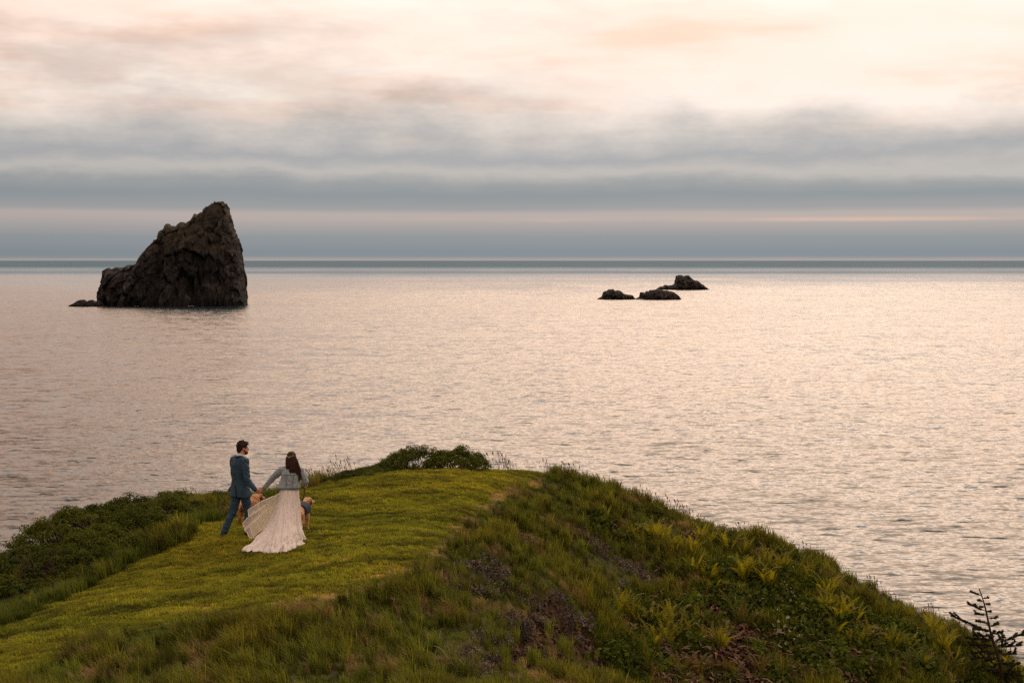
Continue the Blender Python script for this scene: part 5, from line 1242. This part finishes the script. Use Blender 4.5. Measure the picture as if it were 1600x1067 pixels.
# ---- spruce sapling
def build_spruce():
    mN = leaf_mat('spruce needles', (0.016, 0.021, 0.009), (0.042, 0.046, 0.019), 0.15, rough=0.6); mB = simple_mat('spruce bark', (0.03, 0.02, 0.015), (0.07, 0.05, 0.04), 40, 0.9, 0.1, 0.4, 0.004)
    b = hit(1566, 1063)[0]; root = thing('spruce_sapling', 'thin dark spruce sapling with sparse upswept branches at the right edge', 'tree', (b[0], b[1], b[2] - 0.05))
    mpp = b[1] / FPX
    H = (1062 - 919) * mpp + 0.10; b_low = 0.0
    def trunk_at(t): return Vector((-0.54 * t ** 1.25 + 0.02 * math.sin(9 * t), 0.05 * t, H * t))
    V, F = [], []; tube(V, F, [trunk_at(t) for t in np.linspace(0, 1, 14)], [0.034 * (1 - t) ** 0.8 + 0.008 for t in np.linspace(0, 1, 14)], 7)
    me = bpy.data.meshes.new('trunk'); me.from_pydata(V, [], F); me.update(); obj('trunk', me, mB, root)
    g = np.random.default_rng(77)
    def needles(P0, P1, dens, ln):
        P, T = [], []
        n = max(6, int((P1 - P0).length * dens))
        for i in range(n):
            t = g.uniform(0.05, 1.0); p = P0.lerp(P1, t); d = (P1 - P0).normalized(); r = Vector(g.normal(0, 1, 3)); r = (r - d * r.dot(d)).normalized(); P.append((p, (r * 0.85 + d * 0.6).normalized()))
        V, F = [], []
        for p, dd in P:
            w = dd.orthogonal().normalized() * 0.0105; k = len(V); V += [tuple(p - w), tuple(p + w), tuple(p + dd * ln)]; F.append((k, k + 1, k + 2))
        return V, F
    # (height share, azimuth: 0 = picture right, pi = picture left, length, upsweep)
    br = [(0.93, 3.0, .22, .35), (0.90, 0.2, .13, .05), (0.86, 2.2, .12, .1), (0.84, -0.3, .11, -.1), (0.80, 3.3, .12, .1), (0.76, 2.95, .36, .42), (0.76, 0.4, .12, -.2), (0.72, 3.4, .26, .15), (0.68, 0.15, .17, .12), (0.64, 3.0, .20, .1), (0.60, 0.6, .20, .15),
          (0.56, 3.25, .26, .1), (0.55, 2.95, .62, .38), (0.52, 0.1, .20, .1), (0.50, 3.5, .34, .1), (0.46, 3.1, .46, .05), (0.45, 1.5, .25, .1), (0.42, 0.05, .52, .34), (0.40, 2.8, .40, -.05), (0.38, -0.2, .42, .12), (0.34, 3.2, .42, -.1), (0.30, 0.3, .34, .0), (0.27, 2.9, .45, -.1), (0.22, 4.2, .40, -.05), (0.20, 0.4, .36, -.1), (0.14, 3.0, .40, -.1), (0.12, 5.5, .35, -.05)]
    br = [(t, a_, L * (1.1 if t > .7 else 1.35), u_) for t, a_, L, u_ in br] + [(t, a_ + .9, L * .9, u_ * .6) for t, a_, L, u_ in br if t < .62]
    for t, az, L, up in br:
        p0 = trunk_at(t); d = Vector((math.cos(az), math.sin(az) * 0.7, 0)).normalized(); p1 = p0 + d * L * 0.55 + Vector((0, g.normal(0, .02), L * up * 0.35 + g.normal(0, .02))); p2 = p0 + d * L + Vector((0, 0, L * up))
        V, F = [], []; tube(V, F, [p0, p1, p2], [0.012, 0.009, 0.005], 4)
        me = bpy.data.meshes.new('branch'); me.from_pydata(V, [], F); me.update(); o = obj('branch', me, mB, root)
        NV, NF = needles(p0.lerp(p1, 0.3), p2, 700, 0.042)
        subs = [(0.45, 1), (0.6, -1), (0.75, 1), (0.88, -1)] if L > 0.25 else [(0.6, 1), (0.8, -1)]
        for s, sg in subs:
            q0 = p0.lerp(p2, s); side = d.cross(Vector((0, 0, 1))) * sg; q1 = q0 + (d * 0.6 + side * 0.55 + Vector((0, 0, g.uniform(-.1, .75)))) * L * 0.30 * g.uniform(0.7, 1.2)
            a, f = needles(q0, q1, 800, 0.04); k = len(NV); NV += a; NF += [tuple(i + k for i in q) for q in f]
        me = bpy.data.meshes.new('needles'); me.from_pydata(NV, [], NF); me.update(); obj('needles', me, mN, o)
    NV, NF = needles(trunk_at(0.86), trunk_at(1.0), 300, 0.025); me = bpy.data.meshes.new('needles'); me.from_pydata(NV, [], NF); me.update(); obj('needles', me, mN, root)
build_spruce()

# ---- pale-leaved vine with white flowers, and a tall stalk
def build_vine():
    mL = leaf_mat('pale vine leaves', (0.15, 0.19, 0.11), (0.30, 0.34, 0.22), 0.3, rough=0.5); mF = leaf_mat('white petals', (0.62, 0.60, 0.50), (0.8, 0.78, 0.68), 0.3)
    V, F = [(0, 0, 0), (0.05, 0.045, 0.012), (0.035, 0.07, 0.0), (0.085, 0.05, 0.006), (0.13, 0.0, -0.012), (0.085, -0.05, 0.006), (0.035, -0.07, 0.0), (0.05, -0.045, 0.012), (0.06, 0, 0.0)], [(0, 8, 2), (8, 3, 2), (8, 4, 3), (8, 5, 4), (8, 6, 5), (0, 6, 8)]
    leaf = bpy.data.meshes.new('leaf'); leaf.from_pydata(V, [], F); leaf.update(); leaf.materials.append(mL)
    V, F = [], []
    for i in range(5):
        a = 2 * math.pi * i / 5; k = len(V); V += [(0, 0, 0), (0.018 * math.cos(a - .4), 0.018 * math.sin(a - .4), .006), (0.03 * math.cos(a), 0.03 * math.sin(a), 0.004), (0.018 * math.cos(a + .4), 0.018 * math.sin(a + .4), .006)]; F.append((k, k + 1, k + 2, k + 3))
    fl = bpy.data.meshes.new('flower'); fl.from_pydata(V, [], F); fl.update(); fl.materials.append(mF)
    def vine(label, leafpx, flpx, size):
        c = hit(leafpx[0][0], leafpx[0][1])[0] if leafpx else hit(*flpx[0])[0]
        root = thing('flowering_vine', label, 'plant', tuple(c), 0, 'pale flowering vines')
        for px, me, nm, s0, up in [(q, leaf, 'leaf', size, .22) for q in leafpx] + [(q, fl, 'flower', size, .30) for q in flpx]:
            h = hit(*px)[0]
            if np.isnan(h[0]): continue
            o = obj(nm, me, None, root); o.location = (h[0] - c[0], h[1] - c[1] - 0.1, h[2] - c[2] + up)
            o.rotation_euler = (random.uniform(0.2, 1.1), random.uniform(-.5, .5), random.uniform(0, 6.28)); o.scale = (s0 * random.uniform(0.8, 1.25),) * 3
        V, F = [], []; allp = sorted(leafpx + flpx, key=lambda q: q[1]); pts = [hit(*q)[0] - c + np.array([0, -0.08, 0.16]) for q in allp]
        tube(V, F, [Vector(p) for p in pts], [0.006] * len(pts), 4)
        me = bpy.data.meshes.new('stem'); me.from_pydata(V, [], F); me.update(); obj('stem', me, M_HERB, root)
    vine('pale large-leaved vine with white flower sprays in the bracken', [(1205,990),(1212,984),(1222,992),(1230,1000),(1218,1004),(1236,984),(1210,976),(1226,978),(1242,994),(1224,1020),(1232,1032),(1216,1024),(1250,990),(1244,1006),(1200,982),(1212,1000),(1236,1012)],
         [(1213,972),(1216,974),(1210,970),(1246,982),(1254,980),(1250,990),(1256,972),(1262,966),(1258,986)], 0.72)
    vine('slender vine of white flowers climbing beside the golden ferns', [(1228,934),(1236,940),(1232,950)], [(1224,928),(1228,932),(1234,938),(1238,944),(1240,950),(1230,944),(1248,960)], 0.6)
    vine('small white-flowered vine under the skyline knoll', [(1222,880)], [(1222,872),(1226,876),(1220,884),(1238,904),(1236,910),(1224,890)], 0.6)
    vine('white-flowered vine beside the olive fern row near the bottom edge', [(1434,1004),(1442,1010)], [(1432,1000),(1436,1006),(1444,1012),(1430,1006)], 0.55)
    # tall green stalk
    h = hit(851, 874)[0]; root = thing('stalk_plant', 'tall narrow green leafy stalk standing alone on the upper bank', 'plant', tuple(h))
    V, F = [], []; tube(V, F, [(0, 0, 0), (0.01, 0, 0.4), (0.0, 0, 0.86)], [0.012, 0.009, 0.004], 5); me = bpy.data.meshes.new('stem'); me.from_pydata(V, [], F); me.update(); obj('stem', me, M_WILD, root)
    g = np.random.default_rng(5); n = 70; z = g.uniform(0.05, 0.85, n); a = g.uniform(0, 2 * math.pi, n); P = np.stack([0 * z, 0 * z, z], 1); N = np.stack([-np.sin(a) * .3, np.cos(a) * .3, 0.9 + 0 * a], 1) + g.normal(0, .3, (n, 3))
    obj('leaves', leaves_mesh('leaves', P, N, 0.085, M_SHRUB2, 0.4, 6), None, root)
build_vine()
